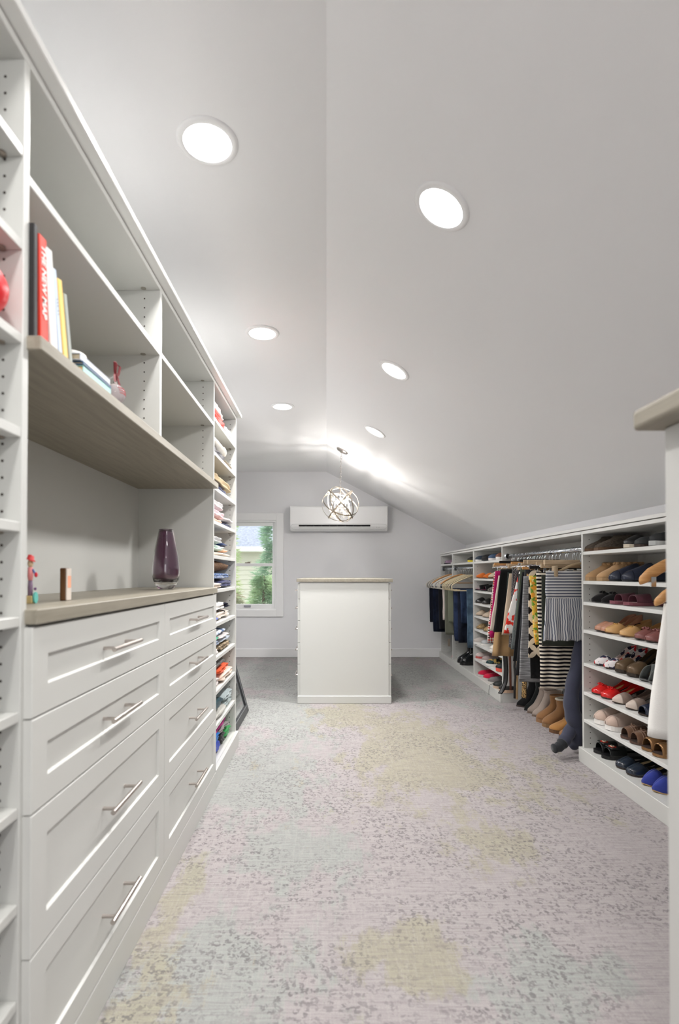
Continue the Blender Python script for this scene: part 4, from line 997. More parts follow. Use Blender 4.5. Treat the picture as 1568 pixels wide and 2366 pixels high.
pair(shoe, 1408, 1440, z, 'mauve suede slide sandal', 'on third shelf', up=suede((112, 66, 78)), a0=0.5, a1=0.82, so=0.45, L=0.25, plat=0.016, H=(0.1, 0.05, 0.046, 0.036, 0.02), sole=suede((138, 84, 94)), inn=suede((150, 96, 104)))
z = S1[3]+e
pair(shoe, 1373, 1386, z, 'nude rose leather pump', 'on fourth shelf', up=plain((192, 142, 118), 0.3), inn=TAN, heel=0.05, L=0.23, sole=DKI)
pair(shoe, 1397, 1430, z, 'tan leather flat with round gold buckle', 'on fourth shelf', up=plain((212, 168, 112), 0.35), inn=TAN, deco='buckle', heel=0.03, L=0.25, sole=plain((120, 84, 52), 0.6))
pair(shoe, 1465, 1489, z, 'dusty burgundy ballet flat with cord bow', 'on fourth shelf', up=plain((134, 82, 78), 0.35), inn=TAN, deco='bow', heel=0.03, L=0.25, sole=DKI)
z = S1[4]+e
FL = floral((238, 232, 232), [(214, 42, 50), (38, 40, 66)], 34)
pair(shoe, 1371, 1393, z, 'pointed pump with red, white and navy floral print', 'on fifth shelf', up=FL, inn=plain((206, 168, 152), 0.5), point=True, heel=0.065, L=0.24, so=0.76, hw=0.3, sole=DKI)
pair(shoe, 1419, 1446, z, 'dark bronze leather platform pump', 'on fifth shelf', up=plain((104, 84, 62), 0.28, 0.3), inn=plain((44, 38, 36), 0.6), heel=0.075, plat=0.016, L=0.25, hw=0.4, sole=plain((48, 38, 30), 0.4), H=(0.1, 0.06, 0.06, 0.046, 0.022))
pair(shoe, 1476, 1498, z, 'grey suede crossed-strap peep-toe shoe', 'on fifth shelf', up=suede((108, 112, 110)), cross=True, heel=0.04, L=0.24, inn=BLK, sole=plain((90, 90, 90), 0.6), plat=0.008, H=(0.105, 0.075, 0.062, 0.052, 0.03))
z = S1[5]+e
RED = patent((212, 28, 28))
pair(shoe, 1365, 1386, z, 'red patent ballet flat with bow', 'on sixth shelf', up=RED, inn=plain((206, 176, 116), 0.55), deco='bow', L=0.24, heel=0.045, sole=DKI)
pair(shoe, 1412, 1443, z, 'pointed taupe suede flat with cream toe cap', 'on sixth shelf', up=suede((142, 124, 114)), inn=plain((150, 130, 118), 0.6), point=True, cap=plain((216, 200, 188), 0.4), heel=0.035, L=0.25, sole=DKI)
place(shoe, 1472, z, 'navy patent peep-toe shoe on sixth shelf beside the white garment', up=patent((26, 36, 58)), a1=0.93, so=0.6, heel=0.04, L=0.24, inn=BLK, H=(0.09, 0.05, 0.055, 0.042, 0.02))
z = S1[6]+e
pair(shoe, 1371, 1396, z, 'beige slip-on sneaker with thick white sole', 'on seventh shelf', up=cloth((184, 164, 152), 200), so=0.42, L=0.27, Wd=0.095, plat=0.026, sole=plain((238, 234, 230), 0.5), H=(0.10, 0.10, 0.085, 0.044, 0.018), cap=cloth((206, 182, 168), 200))
BR = suede((112, 84, 66))
pair(shoe, 1431, 1452, z, 'brown suede peep-toe with cord bow', 'on seventh shelf', up=BR, a1=0.92, so=0.55, L=0.24, deco='thong_bow', dcol=plain((158, 126, 106), 0.6), plat=0.010, inn=DKI, sole=plain((92, 66, 54), 0.6), H=(0.10, 0.055, 0.055, 0.046, 0.026))
GB = plain((150, 112, 74), 0.25, 0.5)
pair(shoe, 1479, 1504, z, 'bronze metallic peep-toe shoe', 'on seventh shelf', up=GB, a1=0.9, so=0.55, L=0.24, deco='buckle', dcol=plain((120, 92, 66), 0.3, 0.6), plat=0.012, inn=DKI, sole=GB, H=(0.10, 0.055, 0.055, 0.044, 0.026))
z = 0.082+e
pair(shoe, 1368, 1386, z, 'black satin slide with red jewelled flower', 'on bottom board', up=plain((24, 26, 26), 0.35), a0=0.5, a1=0.88, so=0.45, L=0.25, deco='flower', plat=0.016, sole=BLK, inn=BLK, H=(0.10, 0.05, 0.046, 0.038, 0.022))
pair(shoe, 1419, 1443, z, 'navy patent ballet flat', 'on bottom board', up=patent((30, 40, 54)), inn=plain((188, 168, 130), 0.55), L=0.25, heel=0.025, sole=DKI)
pair(shoe, 1478, 1502, z, 'pointed royal blue suede flat', 'on bottom board', up=suede((56, 68, 152)), inn=plain((168, 146, 110), 0.6), point=True, L=0.25, heel=0.03, sole=TAN, H=(0.09, 0.045, 0.07, 0.048, 0.012))
# narrow shoe unit beyond the skirts
def YY(px): return Ypx(px)
W2 = 'in the narrow shoe unit'
place(shoe, 1098, S2[0]+e, 'dark navy sneaker with white sole in the top of the narrow shoe unit', up=plain((44, 58, 76), 0.6), so=0.45, plat=0.02, sole=plain((230, 228, 224), 0.6), deco='laces', L=0.24)
place(shoe, 1112, S2[0]+e, 'black sneaker beside the navy one in the narrow shoe unit top', up=plain((24, 24, 26), 0.6), so=0.45, plat=0.02, sole=BLK, deco='laces', L=0.26, X=1.47)
place(shoe, 1128, S2[0]+e, 'blue canvas shoe with white heel in the narrow shoe unit top', up=plain((70, 92, 122), 0.7), so=0.45, plat=0.022, sole=plain((232, 228, 226), 0.6), L=0.24)
place(shoe, 1145, S2[0]+e, 'brown and white sneaker at the right of the narrow unit top', up=plain((122, 76, 56), 0.6), so=0.45, plat=0.026, sole=plain((236, 232, 228), 0.6), L=0.24)
pair(shoe, 1100, 1116, S2[1]+e, 'pointed orange suede flat', W2, up=suede((216, 116, 52)), point=True, inn=TAN, L=0.24, heel=0.015)
place(boot, 1128, S2[1]+e, 'cream soft slipper bootie in the narrow shoe unit', up=cloth((226, 208, 176), knit=True), hs=0.08, L=0.23, heel=0.004)
pair(shoe, 1097, 1110, S2[2]+e, 'black sandal with hot pink insole', W2, up=BLK, a0=0.45, a1=0.85, so=0.45, inn=plain((210, 70, 130), 0.5), sole=BLK, plat=0.012, L=0.24)
place(shoe, 1126, S2[2]+e, 'grey-black printed flat in the narrow shoe unit beside the pink sandals', up=ribbed((60, 58, 56), (150, 144, 136), 'leopard', 120), L=0.24, so=0.5)
pair(shoe, 1098, 1113, S2[3]+e, 'black leather flat', W2, up=patent((26, 26, 28)), L=0.24, inn=DKI)
pair(shoe, 1099, 1114, S2[4]+e, 'beige leather flat', W2, up=plain((196, 176, 154), 0.4), L=0.24, inn=TAN, point=True)
pair(shoe, 1100, 1116, S2[5]+e, 'leopard print flat', W2, up=ribbed((200, 170, 124), (66, 50, 38), 'leopard', 140), L=0.24, inn=TAN)
place(shoe, 1093, S2[6]+e, 'pale grey slip-on sneaker jutting from the narrow shoe unit', up=cloth((198, 190, 184), 200), so=0.42, plat=0.02, sole=plain((232, 230, 226), 0.6), L=0.26, X=1.47)
place(shoe, 1110, S2[6]+e, 'silver-grey laced sneaker in the narrow shoe unit', up=plain((176, 178, 180), 0.5), so=0.42, plat=0.02, sole=plain((232, 230, 226), 0.6), L=0.26, deco='laces')
place(shoe, 1130, S2[6]+e, 'white sneaker beneath the patterned skirt in the narrow shoe unit', up=plain((232, 226, 216), 0.5), so=0.42, plat=0.022, sole=plain((236, 232, 226), 0.6), L=0.26, deco='laces', X=1.47)
place(shoe, 1097, S2[7]+e, 'pale pink running shoe with dark laces in the narrow shoe unit', up=plain((206, 190, 186), 0.6), so=0.45, plat=0.02, sole=plain((196, 90, 84), 0.6), deco='laces', dcol=BLK, L=0.26)
place(shoe, 1112, S2[7]+e, 'taupe laced running shoe in the narrow shoe unit', up=plain((168, 150, 148), 0.6), so=0.45, plat=0.02, sole=plain((226, 222, 218), 0.6), deco='laces', dcol=plain((50, 40, 40), 0.6), L=0.26)
place(shoe, 1122, S2[7]+e, 'teal and black running shoe in the narrow shoe unit', up=floral((32, 60, 66), [(20, 22, 26), (190, 160, 90)], 30), so=0.45, plat=0.022, sole=plain((234, 230, 224), 0.6), deco='laces', L=0.26, X=1.48)
place(shoe, 1144, S2[7]+e, 'coral-soled running shoe at the right of the narrow shoe unit', up=plain((30, 34, 40), 0.6), so=0.45, plat=0.03, sole=plain((222, 92, 76), 0.6), L=0.26, X=1.48)
pair(shoe, 1103, 1115, 0.083, 'red running shoe', 'on the lowest board of the narrow unit', up=cloth((206, 34, 70), 200), so=0.45, plat=0.02, sole=plain((206, 200, 196), 0.6), deco='laces', L=0.26, X=1.49)
place(shoe, 1126, 0.083, 'grey running shoe on the lowest board of the narrow unit', up=cloth((124, 118, 118), 200), so=0.45, plat=0.022, sole=plain((210, 206, 200), 0.6), deco='laces', L=0.26, X=1.48)
tt = place(shoe, 1138, 0.083, 'black sneaker with trailing laces on the lowest board of the narrow unit', up=plain((32, 33, 32), 0.6), so=0.45, plat=0.022, sole=plain((196, 172, 150), 0.6), deco='laces', L=0.26, X=1.47)
m = MB(); yb = Ypx(1138, 1.47)
m.tube([(1.49, yb, 0.14), (1.475, yb+0.03, 0.115), (1.455, yb+0.05, 0.100), (1.448, yb+0.055, 0.05), (1.447, yb+0.05, 0.012)], 0.002, 5)
q = m.build('loose_lace', plain((40, 42, 40), 0.8), smooth=True); tag(q, 'loose dark shoelace hanging over the toe kick below the black sneaker', 'shoelace')
place(shoe, 1151, 0.083, 'black and tan sneaker at the right end of the lowest board', up=plain((44, 42, 40), 0.6), so=0.45, plat=0.024, sole=plain((206, 176, 150), 0.6), deco='laces', L=0.26, X=1.47)
# cubbies above the far hanging bays
place(shoe, 1026, S2[0]+e, 'mauve slipper in the far corner cubby', up=cloth((188, 160, 186), 120), a0=0.4, a1=0.95, so=0.4, sole=plain((40, 40, 44), 0.6), plat=0.016, L=0.25, X=1.53, inn=plain((220, 200, 216), 0.8))
place(shoe, 1041, S2[0]+e, 'pale pink slipper beside the mauve one in the far corner cubby', up=cloth((214, 190, 204), 120), a0=0.4, a1=0.95, so=0.4, sole=plain((220, 216, 214), 0.6), plat=0.016, L=0.25, X=1.53)
place(shoe, 1080, S2[0]+e, 'black sneaker with yellow sole in the second cubby', up=plain((24, 24, 26), 0.6), so=0.45, sole=plain((232, 210, 50), 0.5), plat=0.018, L=0.26, X=1.47, deco='laces')
# rubber boots below the jeans
BB = plain((24, 27, 30), 0.18)
place(boot, 1056, 0.083, 'tall shiny black rubber boot, farther one below the jeans', up=BB, hs=0.26, L=0.27, sole=BLK, inner=BLK, X=1.49, pull=BLK)
place(boot, 1062, 0.083, 'tall shiny black rubber boot, nearer one below the jeans', up=BB, hs=0.27, L=0.27, sole=BLK, inner=BLK, X=1.48, pull=BLK)
place(shoe, 1043, 0.083, 'pink shoe toe showing in the corner bay', up=plain((214, 80, 120), 0.5), L=0.24)
# boots standing on the carpet
def onfloor(fn, px, py, label, yaw=PI, L=0.25, **k):
    p = atZ(px, py, 0); L = min(L, 1.805-p.x); d = Vector((math.cos(yaw), math.sin(yaw), 0)); h = p-d*L
    return fn(label, (h.x, h.y, 0.0), yaw=yaw, L=L, **k)
GR = 'boots standing on the carpet'
onfloor(boot, 1193, 1632, 'black suede ankle boot, farther one on the carpet', up=suede((18, 18, 20)), hs=0.17, heel=0.05, tip=1, sole=plain((60, 50, 46), 0.6), inner=BLK, group=GR, pull=BLK)
onfloor(boot, 1211, 1641, 'black suede ankle boot with rust lining, nearer one on the carpet', up=suede((20, 24, 24)), hs=0.17, heel=0.05, tip=1, sole=BLK, inner=plain((130, 60, 36), 0.8), group=GR)
onfloor(boot, 1218, 1647, 'taupe suede ankle boot, farther one on the carpet', up=suede((156, 142, 132)), hs=0.14, heel=0.045, tip=1, sole=plain((120, 104, 92), 0.6), group=GR)
onfloor(boot, 1229, 1655, 'taupe suede ankle boot, nearer one on the carpet', up=suede((166, 152, 142)), hs=0.14, heel=0.045, tip=1, sole=plain((120, 104, 92), 0.6), group=GR)
onfloor(boot, 1239, 1667, 'brown suede slouch boot, farther one on the carpet', up=suede((146, 106, 70)), hs=0.17, heel=0.012, Wd=0.10, sole=plain((150, 112, 76), 0.7), group=GR)
onfloor(boot, 1253, 1678, 'brown suede slouch boot, nearer one on the carpet', up=suede((150, 110, 74)), hs=0.17, heel=0.012, Wd=0.10, sole=plain((140, 108, 74), 0.7), group=GR, trim='fluff')
onfloor(boot, 1269, 1691, 'tan moccasin slipper on the carpet beside the brown boots', up=suede((186, 134, 78)), hs=0.07, heel=0.010, Wd=0.10, sole=plain((110, 76, 48), 0.7), group=GR)
onfloor(boot, 1292, 1706, 'tan lined moccasin half hidden behind the navy trousers', up=suede((156, 112, 70)), hs=0.08, heel=0.010, Wd=0.10, sole=plain((86, 60, 40), 0.7), group=GR, yaw=PI)
onfloor(shoe, 1326, 1722, 'black shoe on the carpet against the shoe unit side', up=BLK, L=0.25, plat=0.016, sole=BLK, inn=BLK, so=0.5, group=GR)
# ------------------------------------------------------------------ hangers
def hook_pts(top, z0):   # hook over a rod: from the hanger neck up and around; local coords x sideways
    r = 0.0165; zr = top
    pts = [(0, 0, z0), (0, 0, zr-0.03)]
    for k in range(11):
        a = -0.9+k*(PI+0.9)/10; pts.append((r*math.cos(a), 0, zr+r*math.sin(a)))
    return pts
def tube_hanger(label, X, Y, zr, mat, half=0.22, drop=0.235, group='hangers on the closet rods', rz=0.0):
    t = thing('clothes_hanger', label, 'hanger', (X, Y, zr), rz, group)
    zn = -0.075; zb = -drop; ze = zb+0.055
    pts = [(0, 0, zn), (-0.03, 0, zn-0.008), (-half*0.6, 0, lerp(zn, ze, 0.5)), (-half*0.92, 0, ze+0.012), (-half, 0, ze-0.012), (-half*0.97, 0, zb+0.008), (-half*0.88, 0, zb)]
    loop = pts+[(-x, y, z) for x, y, z in reversed(pts[1:])]
    MB().tube(loop, 0.0062, 6, closed=True).build('hanger_frame', mat, t, smooth=True, local=True)
    MB().tube(hook_pts(0, zn), 0.0018, 6).build('hook', M_CHROME, t, smooth=True, local=True)
    return t
def wood_hanger(label, X, Y, zr, mat, half=0.22, group='hangers on the closet rods', bar=True, dz=0.0, rz=0.0, thick=0.012, hgt=0.020, clips=False):
    t = thing('clothes_hanger', label, 'hanger', (X, Y, zr), rz, group)
    zn = -0.07-dz; rings = []
    for i in range(17):
        u = -1+2*i/16; x = u*half; z = zn-0.105*abs(u)**1.6; y = 0.012*u*u
        w = thick*(0.75+0.25*abs(u)); h = hgt*(0.8+0.35*abs(u))*(1 if abs(u) < 0.97 else 0.6)
        rings.append([(x, y+w*0.5*math.cos(a), z+h*0.5*math.sin(a)) for a in [2*PI*k/10 for k in range(10)]])
    MB().loft(rings).build('shoulder_bar', mat, t, smooth=True, local=True)
    if bar: MB().tube([(-half*0.86, 0.008, zn-0.095), (half*0.86, 0.008, zn-0.095)], 0.005, 8).build('trouser_bar', mat, t, smooth=True, local=True)
    MB().tube(hook_pts(0, zn), 0.002, 6).build('hook', M_CHROME, t, smooth=True, local=True)
    if clips:
        for s in (-1, 1):
            MB().box(s*half*0.8-0.01, s*half*0.8+0.01, -0.004, 0.004, zn-0.13, zn-0.09).build('clip', M_CHROME, t, local=True)
    return t
def clip_hanger(label, X, Y, zr, zbar, mat, half=0.17, clipx=0.12, ztop=-0.13, group='hangers on the closet rods', barh=0.012, cc=None, bent=False):
    t = thing('clothes_hanger', label, 'hanger', (X, Y, zr), 0, group)
    if bent:
        pts = [(-half, 0, zbar-0.03), (-half*0.5, 0, zbar-0.004), (0, 0, zbar+0.006), (half*0.5, 0, zbar-0.004), (half, 0, zbar-0.03)]
        MB().tube(pts, barh, 8, flat=0.006, up=(0, 0, 1)).build('hanger_bar', mat, t, smooth=True, local=True)
    else: MB().box(-half, half, -0.006, 0.006, zbar-barh, zbar+barh).build('hanger_bar', mat, t, local=True, bevel=0.003)
    MB().tube(hook_pts(0, zbar), 0.002, 6).build('hook', M_CHROME, t, smooth=True, local=True)
    for s in (-1, 1):
        m = MB(); x = s*clipx
        m.loft([[(x-0.012, -0.007, ztop-0.018), (x+0.012, -0.007, ztop-0.018), (x+0.012, 0.007, ztop-0.018), (x-0.012, 0.007, ztop-0.018)], [(x-0.008, -0.004, ztop+0.012), (x+0.008, -0.004, ztop+0.012), (x+0.008, 0.004, ztop+0.012), (x-0.008, 0.004, ztop+0.012)],
                [(x-0.006, -0.008, ztop+0.03), (x+0.006, -0.008, ztop+0.03), (x+0.006, 0.008, ztop+0.03), (x-0.006, 0.008, ztop+0.03)]])
        m.tube([(x, 0, ztop+0.012), (x, 0, zbar)], 0.002, 5)
        m.build('clip', cc or M_CHROME, t, local=True)
    return t
# ------------------------------------------------------------------ hanging garments
def hang(name, label, cat, Y, xlt, xlb, xrt, xrb, zt, zb, mat, th=0.013, folds=0, famp=0.006, group='garments on the open hanging bay rod', seed=0, tstop=None, scallop=0.0, nz=14, bell=1.0, thb=None, hemcol=None):
    """flattened tube of cloth hanging in a plane across the rod"""
    m = MB(); K = 56; rings = []
    for i in range(nz+1):
        f = i/nz; z = lerp(zt, zb, f); ff = f**bell
        xl, xr = lerp(xlt, xlb, ff), lerp(xrt, xrb, ff); cx, hw_ = (xl+xr)/2, (xr-xl)/2; t_ = lerp(th, thb if thb else th*1.6, f)
        ring = []
        for k in range(K):
            a = 2*PI*k/K; c, s = math.cos(a), math.sin(a)
            x = cx+hw_*math.copysign(abs(c)**0.8, c)
            y = Y+t_*math.copysign(abs(s)**0.7, s)
            if folds: y += famp*f**0.6*math.sin(folds*(x-cx)/hw_*PI+seed+0.7*math.sin(f*3+seed))*(1 if s > -2 else -1)*(1 if folds else 0)
            y += 0.006*mnoise.noise(Vector((x*6+seed, f*3, s*0.5+seed)))*f
            x += 0.008*mnoise.noise(Vector((seed*2.3, f*3.5, c)))*f
            zz = z
            if scallop and i >= nz-1: zz += scallop*math.sin(folds*(x-cx)/hw_*PI*1.0+seed)
            ring.append(Vector((x, y, zz)))
        rings.append(ring)
    m.loft(rings)
    o = m.build(name, mat, smooth=True)
    return tag(o, label, cat, group)
def X_at(px, Y): return (px-X0)/FPX*Y
def Z_at(py, Y): return CZ+(HOR-py)/FPX*Y
# print materials in object space (x across, z height)
def stripes_h(c1, c2, pitch, duty=0.5, wob=0.0):
    t = NT('horizontal_stripes', 0.9, 0, 0.2); sp = t.add('ShaderNodeSeparateXYZ'); co = t.coord(); t.link(co, sp.inputs[0])
    z = sp.outputs['Z']
    if wob: z = t.math('ADD', z, t.math('MULTIPLY', t.math('SUBTRACT', t.noise(co, 9, 2), 0.5), wob))
    f = t.math('FRACT', t.math('MULTIPLY', z, 1.0/pitch)); t.color(t.ramp(f, [(0, lin(c1)), (duty, lin(c2))], const=True)); return t.m
def marl(c1, c2):
    t = NT('marled_knit', 0.95, 0, 0.2); f = t.noise(t.coord((6, 6, 170)), 1.0, 5, 0.7); t.color(t.ramp(f, [(0.4, lin(c1)), (0.62, lin(c2))])); t.bump(f, 0.5, 0.003); return t.m
def petals(c1, c2, pitch):
    t = NT('petal_print', 0.85, 0, 0.2); co = t.coord(kind='Object'); sp = t.add('ShaderNodeSeparateXYZ'); t.link(co, sp.inputs[0])
    def cell(v, off): return t.math('SUBTRACT', t.math('FRACT', t.math('ADD', t.math('MULTIPLY', v, 1/pitch), off)), 0.5)
    def circ(ox, oz, r):
        a = cell(sp.outputs['X'], ox); b = cell(sp.outputs['Z'], oz)
        d = t.math('SQRT', t.math('ADD', t.math('MULTIPLY', a, a), t.math('MULTIPLY', b, b))); return t.math('LESS_THAN', d, r)
    big = [circ(0.0, 0.5, 0.53), circ(0.5, 0.0, 0.53)]
    pet = t.math('MULTIPLY', big[0], big[1]); dot = circ(0.5, 0.5, 0.16)
    t.color(t.mix(t.math('MAXIMUM', pet, dot), lin(c1), lin(c2))); return t.m
def vstripes(c1, c2, scale):
    t = NT('vertical_stripes', 0.9, 0, 0.2); sp = t.add('ShaderNodeSeparateXYZ'); co = t.coord(); t.link(co, sp.inputs[0])
    x = t.math('ADD', sp.outputs['X'], t.math('MULTIPLY', t.math('SUBTRACT', t.noise(t.coord((5, 5, 9)), 1, 3), 0.5), 0.03))
    f = t.math('FRACT', t.math('MULTIPLY', x, scale)); dk = t.ramp(f, [(0, lin(c1)), (0.42, lin(c1)), (0.52, lin(c2)), (0.9, lin(c2)), (1.0, lin(c1))])
    t.color(dk); return t.m
def diamonds(c1, c2, c3):
    t = NT('ikat_print', 0.85, 0, 0.2); a = t.add('ShaderNodeTexChecker'); a.inputs['Scale'].default_value = 70; t.link(t.coord((1, 1, 1), rot=(0, R(45), 0)), a.inputs['Vector'])
    b = t.noise(t.coord(), 26, 1); a.inputs['Color1'].default_value = lin(c1); t.link(t.ramp(b, [(0.5, lin(c2)), (0.52, lin(c3))]), a.inputs['Color2']); t.color(a.outputs['Color']); return t.m
YR, DUMMY = RODZ, 0
CC = 1.535
def skirt(label, px_t, px_b, Y, yt, yb, mat, half_t=None, **k):
    xlt, xlb = X_at(px_t, Y), X_at(px_b, Y)
    zt, zb = Z_at(yt, Y), Z_at(yb, Y)
    return hang(k.pop('name', 'skirt'), label, k.pop('cat', 'skirt'), Y, xlt, xlb, 2*CC-xlt, min(2*CC-xlb, 1.79), zt, zb, mat, **k)
PW = M_PWOOD
SK = [
 ('skirt with small red, white and black diamond print, farthest left', 1141, 1123, 4.31, 1322, 1484, diamonds((236, 230, 222), (190, 60, 48), (50, 34, 34)), {}),
 ('magenta pencil skirt behind the white one', 1144, 1128, 4.25, 1319, 1472, C((176, 20, 96)), {}),
 ('white skirt with narrow dark waistband', 1151, 1131, 4.17, 1330, 1457, C((226, 216, 202)), dict(folds=3)),
 ('tan pleated wool skirt hanging lowest behind the black one', 1160, 1136, 4.11, 1330, 1515, C((170, 138, 98)), dict(folds=5, famp=0.014)),
 ('black pleated skirt over the tan wool one', 1156, 1138, 4.03, 1315, 1460, C((18, 20, 20)), dict(folds=7, famp=0.008)),
 ('dark green sequinned skirt between the black and beige ones', 1172, 1164, 3.97, 1322, 1450, ribbed((24, 32, 30), (92, 104, 98), 'dots', 160), {}),
 ('beige straight skirt behind the red floral one', 1176, 1158, 3.92, 1325, 1466, C((196, 178, 156)), {}),
 ('black and white tweed skirt beside the beige one', 1183, 1174, 3.88, 1318, 1495, ribbed((70, 68, 70), (216, 210, 206), 'dots', 210), {}),
 ('red, white and pale blue floral skirt', 1199, 1162, 3.83, 1321, 1463, floral((214, 226, 226), [(226, 50, 36), (226, 50, 36), (240, 236, 232)], 13, 0.44), dict(folds=2)),
 ('grey-green tweed skirt behind the olive one', 1199, 1180, 3.79, 1330, 1500, ribbed((90, 96, 96), (150, 156, 154), 'dots', 260), {}),
 ('olive green skirt with black panel', 1202, 1189, 3.74, 1313, 1455, C((84, 92, 78)), {}),
 ('long black narrow skirt, longer than its neighbours', 1206, 1184, 3.70, 1322, 1527, C((24, 25, 28)), {}),
 ('black satin dress hanging down to the belts', 1212, 1190, 3.66, 1316, 1560, plain((22, 24, 30), 0.5), {}),
 ('grey marled knit tube skirt, the longest grey one', 1209, 1197, 3.58, 1331, 1574, marl((86, 86, 88), (176, 176, 178)), dict(th=0.02)),
 ('black skirt behind the petal print one', 1224, 1222, 3.53, 1330, 1566, C((16, 16, 18)), {}),
 ('cream and black petal print skirt', 1221, 1219, 3.48, 1318, 1519, petals((26, 22, 22), (226, 212, 190), 0.09), {}),
 ('yellow and green tropical floral skirt', 1222, 1234, 3.42, 1330, 1488, floral((244, 206, 84), [(250, 226, 150), (120, 160, 60), (244, 170, 60)], 26, 0.45), {}),
 ('black and cream striped jersey dress, lowest hem of the row', 1238, 1246, 3.31, 1322, 1589, stripes_h((236, 226, 208), (22, 20, 26), 0.0240, 0.5, 0.006), dict(th=0.016)),
 ('dark olive garment between the striped dress and blue skirt', 1250, 1250, 3.24, 1328, 1492, C((58, 62, 54)), {}),
]
for i, (lab, pt, pb, Y, yt, yb, mt, kw) in enumerate(SK):
    kk = dict(th=0.011, thb=0.019, seed=i*1.7, folds=2+i % 3, famp=0.007); kk.update(kw)
    skirt(lab, pt, pb, Y, yt, yb, mt, **kk)
    half = CC-X_at(pt, Y); zt = Z_at(yt, Y)-YR
    mats = [M_PWOOD, M_HWOOD, M_CHROME, M_PWOOD, M_BLACK, M_PWOOD][i % 6]; mn = ['pale wood', 'maple wood', 'chrome', 'pale wood', 'black', 'pale wood'][i % 6]
    clip_hanger('%s clip hanger holding the %s' % (mn, ' '.join(lab.replace(',', '').split()[:7])), CC, Y, YR, zt+0.055, mats, half=min(0.2, half+0.01), clipx=half*0.72, ztop=zt, barh=0.010 if i % 3 else 0.014)
# blue and white smocked skirt, nearest and facing us, in two cloths
Y = 3.14
sb = thing('skirt', 'blue and white striped smocked skirt, nearest in the row', 'skirt', (CC, Y, Z_at(1481, Y)), group='garments on the open hanging bay rod')
WL[sb.name] = tuple(sb.location)
def skirt_piece(nm, y0, y1, xl0, xl1, mat, **k):
    o = hang(nm, 'x', 'x', Y, xl0, xl1, 2*CC-xl0, 2*CC-xl1, Z_at(y0, Y), Z_at(y1, Y), mat, **k)
    del o['label'], o['category'], o['group']
    o.parent = sb; o.location -= sb.location; return o
skirt_piece('smocked_waist', 1319, 1383, X_at(1260, Y), X_at(1259, Y), stripes_h((206, 206, 206), (96, 101, 114), 0.0175, 0.52, 0.003), th=0.014, thb=0.018, folds=9, famp=0.002, nz=24)
skirt_piece('ruffled_lower', 1382, 1478, X_at(1260, Y), X_at(1252, Y), vstripes((206, 206, 206), (104, 109, 124), 78), th=0.016, thb=0.024, folds=7, famp=0.012, nz=18, scallop=0.007, seed=2)
t = wood_hanger('beige suit hanger with clips holding the blue smocked skirt', CC, Y+0.004, YR, plain((176, 154, 122), 0.5), half=0.2, bar=False, dz=0.015)
for s in (-1, 1):
    MB().box(s*0.155-0.011, s*0.155+0.011, -0.026, 0.020, -0.165, -0.10).build('clip', plain((170, 150, 122), 0.4), t, local=True, bevel=0.004)
# long clamp hanger with chrome end
t = thing('clothes_hanger', 'long pale wood clamp hanger with chrome end above the blue skirt', 'hanger', (CC, 3.19, YR), 0, 'hangers on the closet rods')
MB().box(-0.20, 0.19, -0.010, 0.010, -0.092, -0.062).box(-0.20, 0.19, -0.006, 0.006, -0.100, -0.092).build('clamp_bar', M_PWOOD, t, local=True, bevel=0.003)
MB().tube(hook_pts(0, -0.062), 0.002, 6).build('hook', M_CHROME, t, smooth=True, local=True)
MB().tube([(0.02+0.004*0, -0.013, -0.1), (0.02, -0.013, -0.055), (0.05, -0.013, -0.055), (0.05, -0.013, -0.1)], 0.0035, 8, closed=True).build('clamp_lever', M_CHROME, t, smooth=True, local=True)
# empty hooks crowding the rod
for k in range(11):
    yk = 3.22+k*0.105+0.01*math.sin(k*2.1)
    t = thing('clothes_hanger', '%s slim chrome hanger on the skirt rod, counted from the shoe unit' % ['first', 'second', 'third', 'fourth', 'fifth', 'sixth', 'seventh', 'eighth', 'ninth', 'tenth', 'eleventh'][k], 'hanger', (CC, yk, YR), 0, 'slim chrome hangers among the skirts')
    MB().tube(hook_pts(0, -0.06), 0.002, 6).build('hook', M_CHROME, t, smooth=True, local=True)
    MB().tube([(-0.17, 0, -0.10), (-0.06, 0, -0.075), (0, 0, -0.06), (0.06, 0, -0.075), (0.17, 0, -0.10)], 0.003, 6).build('hanger_bar', M_CHROME, t, smooth=True, local=True)
# belts
def belt(label, pts, mat, w=0.016, buckle=None, holes_=False):
    Yb = pts[0][2]
    pts = [(pts[0][0]+12, 1326, pts[0][2]+0.01), (pts[0][0]+8, 1400, pts[0][2]+0.01)]+pts
    P_ = [Vector((X_at(px, Y_), Y_, Z_at(py, Y_))) for px, py, Y_ in pts]
    o = MB().tube(P_, w, 6, flat=0.002, up=(0.9, -0.45, 0)).build('belt', mat, smooth=True)
    return tag(o, label, 'belt', 'belts hanging beneath the skirts')
belt('black leather belt with eyelets curving over the toe kick corner', [(1164, 1470, 4.2), (1166, 1515, 4.2), (1168, 1548, 4.2), (1166, 1575, 4.2), (1160, 1592, 4.18), (1153, 1602, 4.14)], plain((22, 20, 22), 0.4), 0.017)
belt('narrow brown leather belt beneath the tan skirt', [(1175, 1480, 4.16), (1177, 1530, 4.16), (1178, 1594, 4.16)], plain((98, 54, 36), 0.4), 0.009)
belt('black leather belt end beside the beige belt', [(1187, 1540, 3.80), (1189, 1565, 3.80), (1187, 1590, 3.80), (1187, 1613, 3.80)], plain((24, 24, 26), 0.4), 0.008)
belt('beige suede belt end hanging beside the black belt', [(1193, 1540, 3.81), (1193, 1580, 3.81), (1192, 1615, 3.81)], plain((190, 158, 116), 0.7), 0.008)
belt('leopard print belt hanging below the grey knit skirt', [(1210, 1540, 3.62), (1210, 1580, 3.62), (1208, 1612, 3.62)], ribbed((206, 170, 116), (40, 30, 24), 'leopard', 110), 0.016)
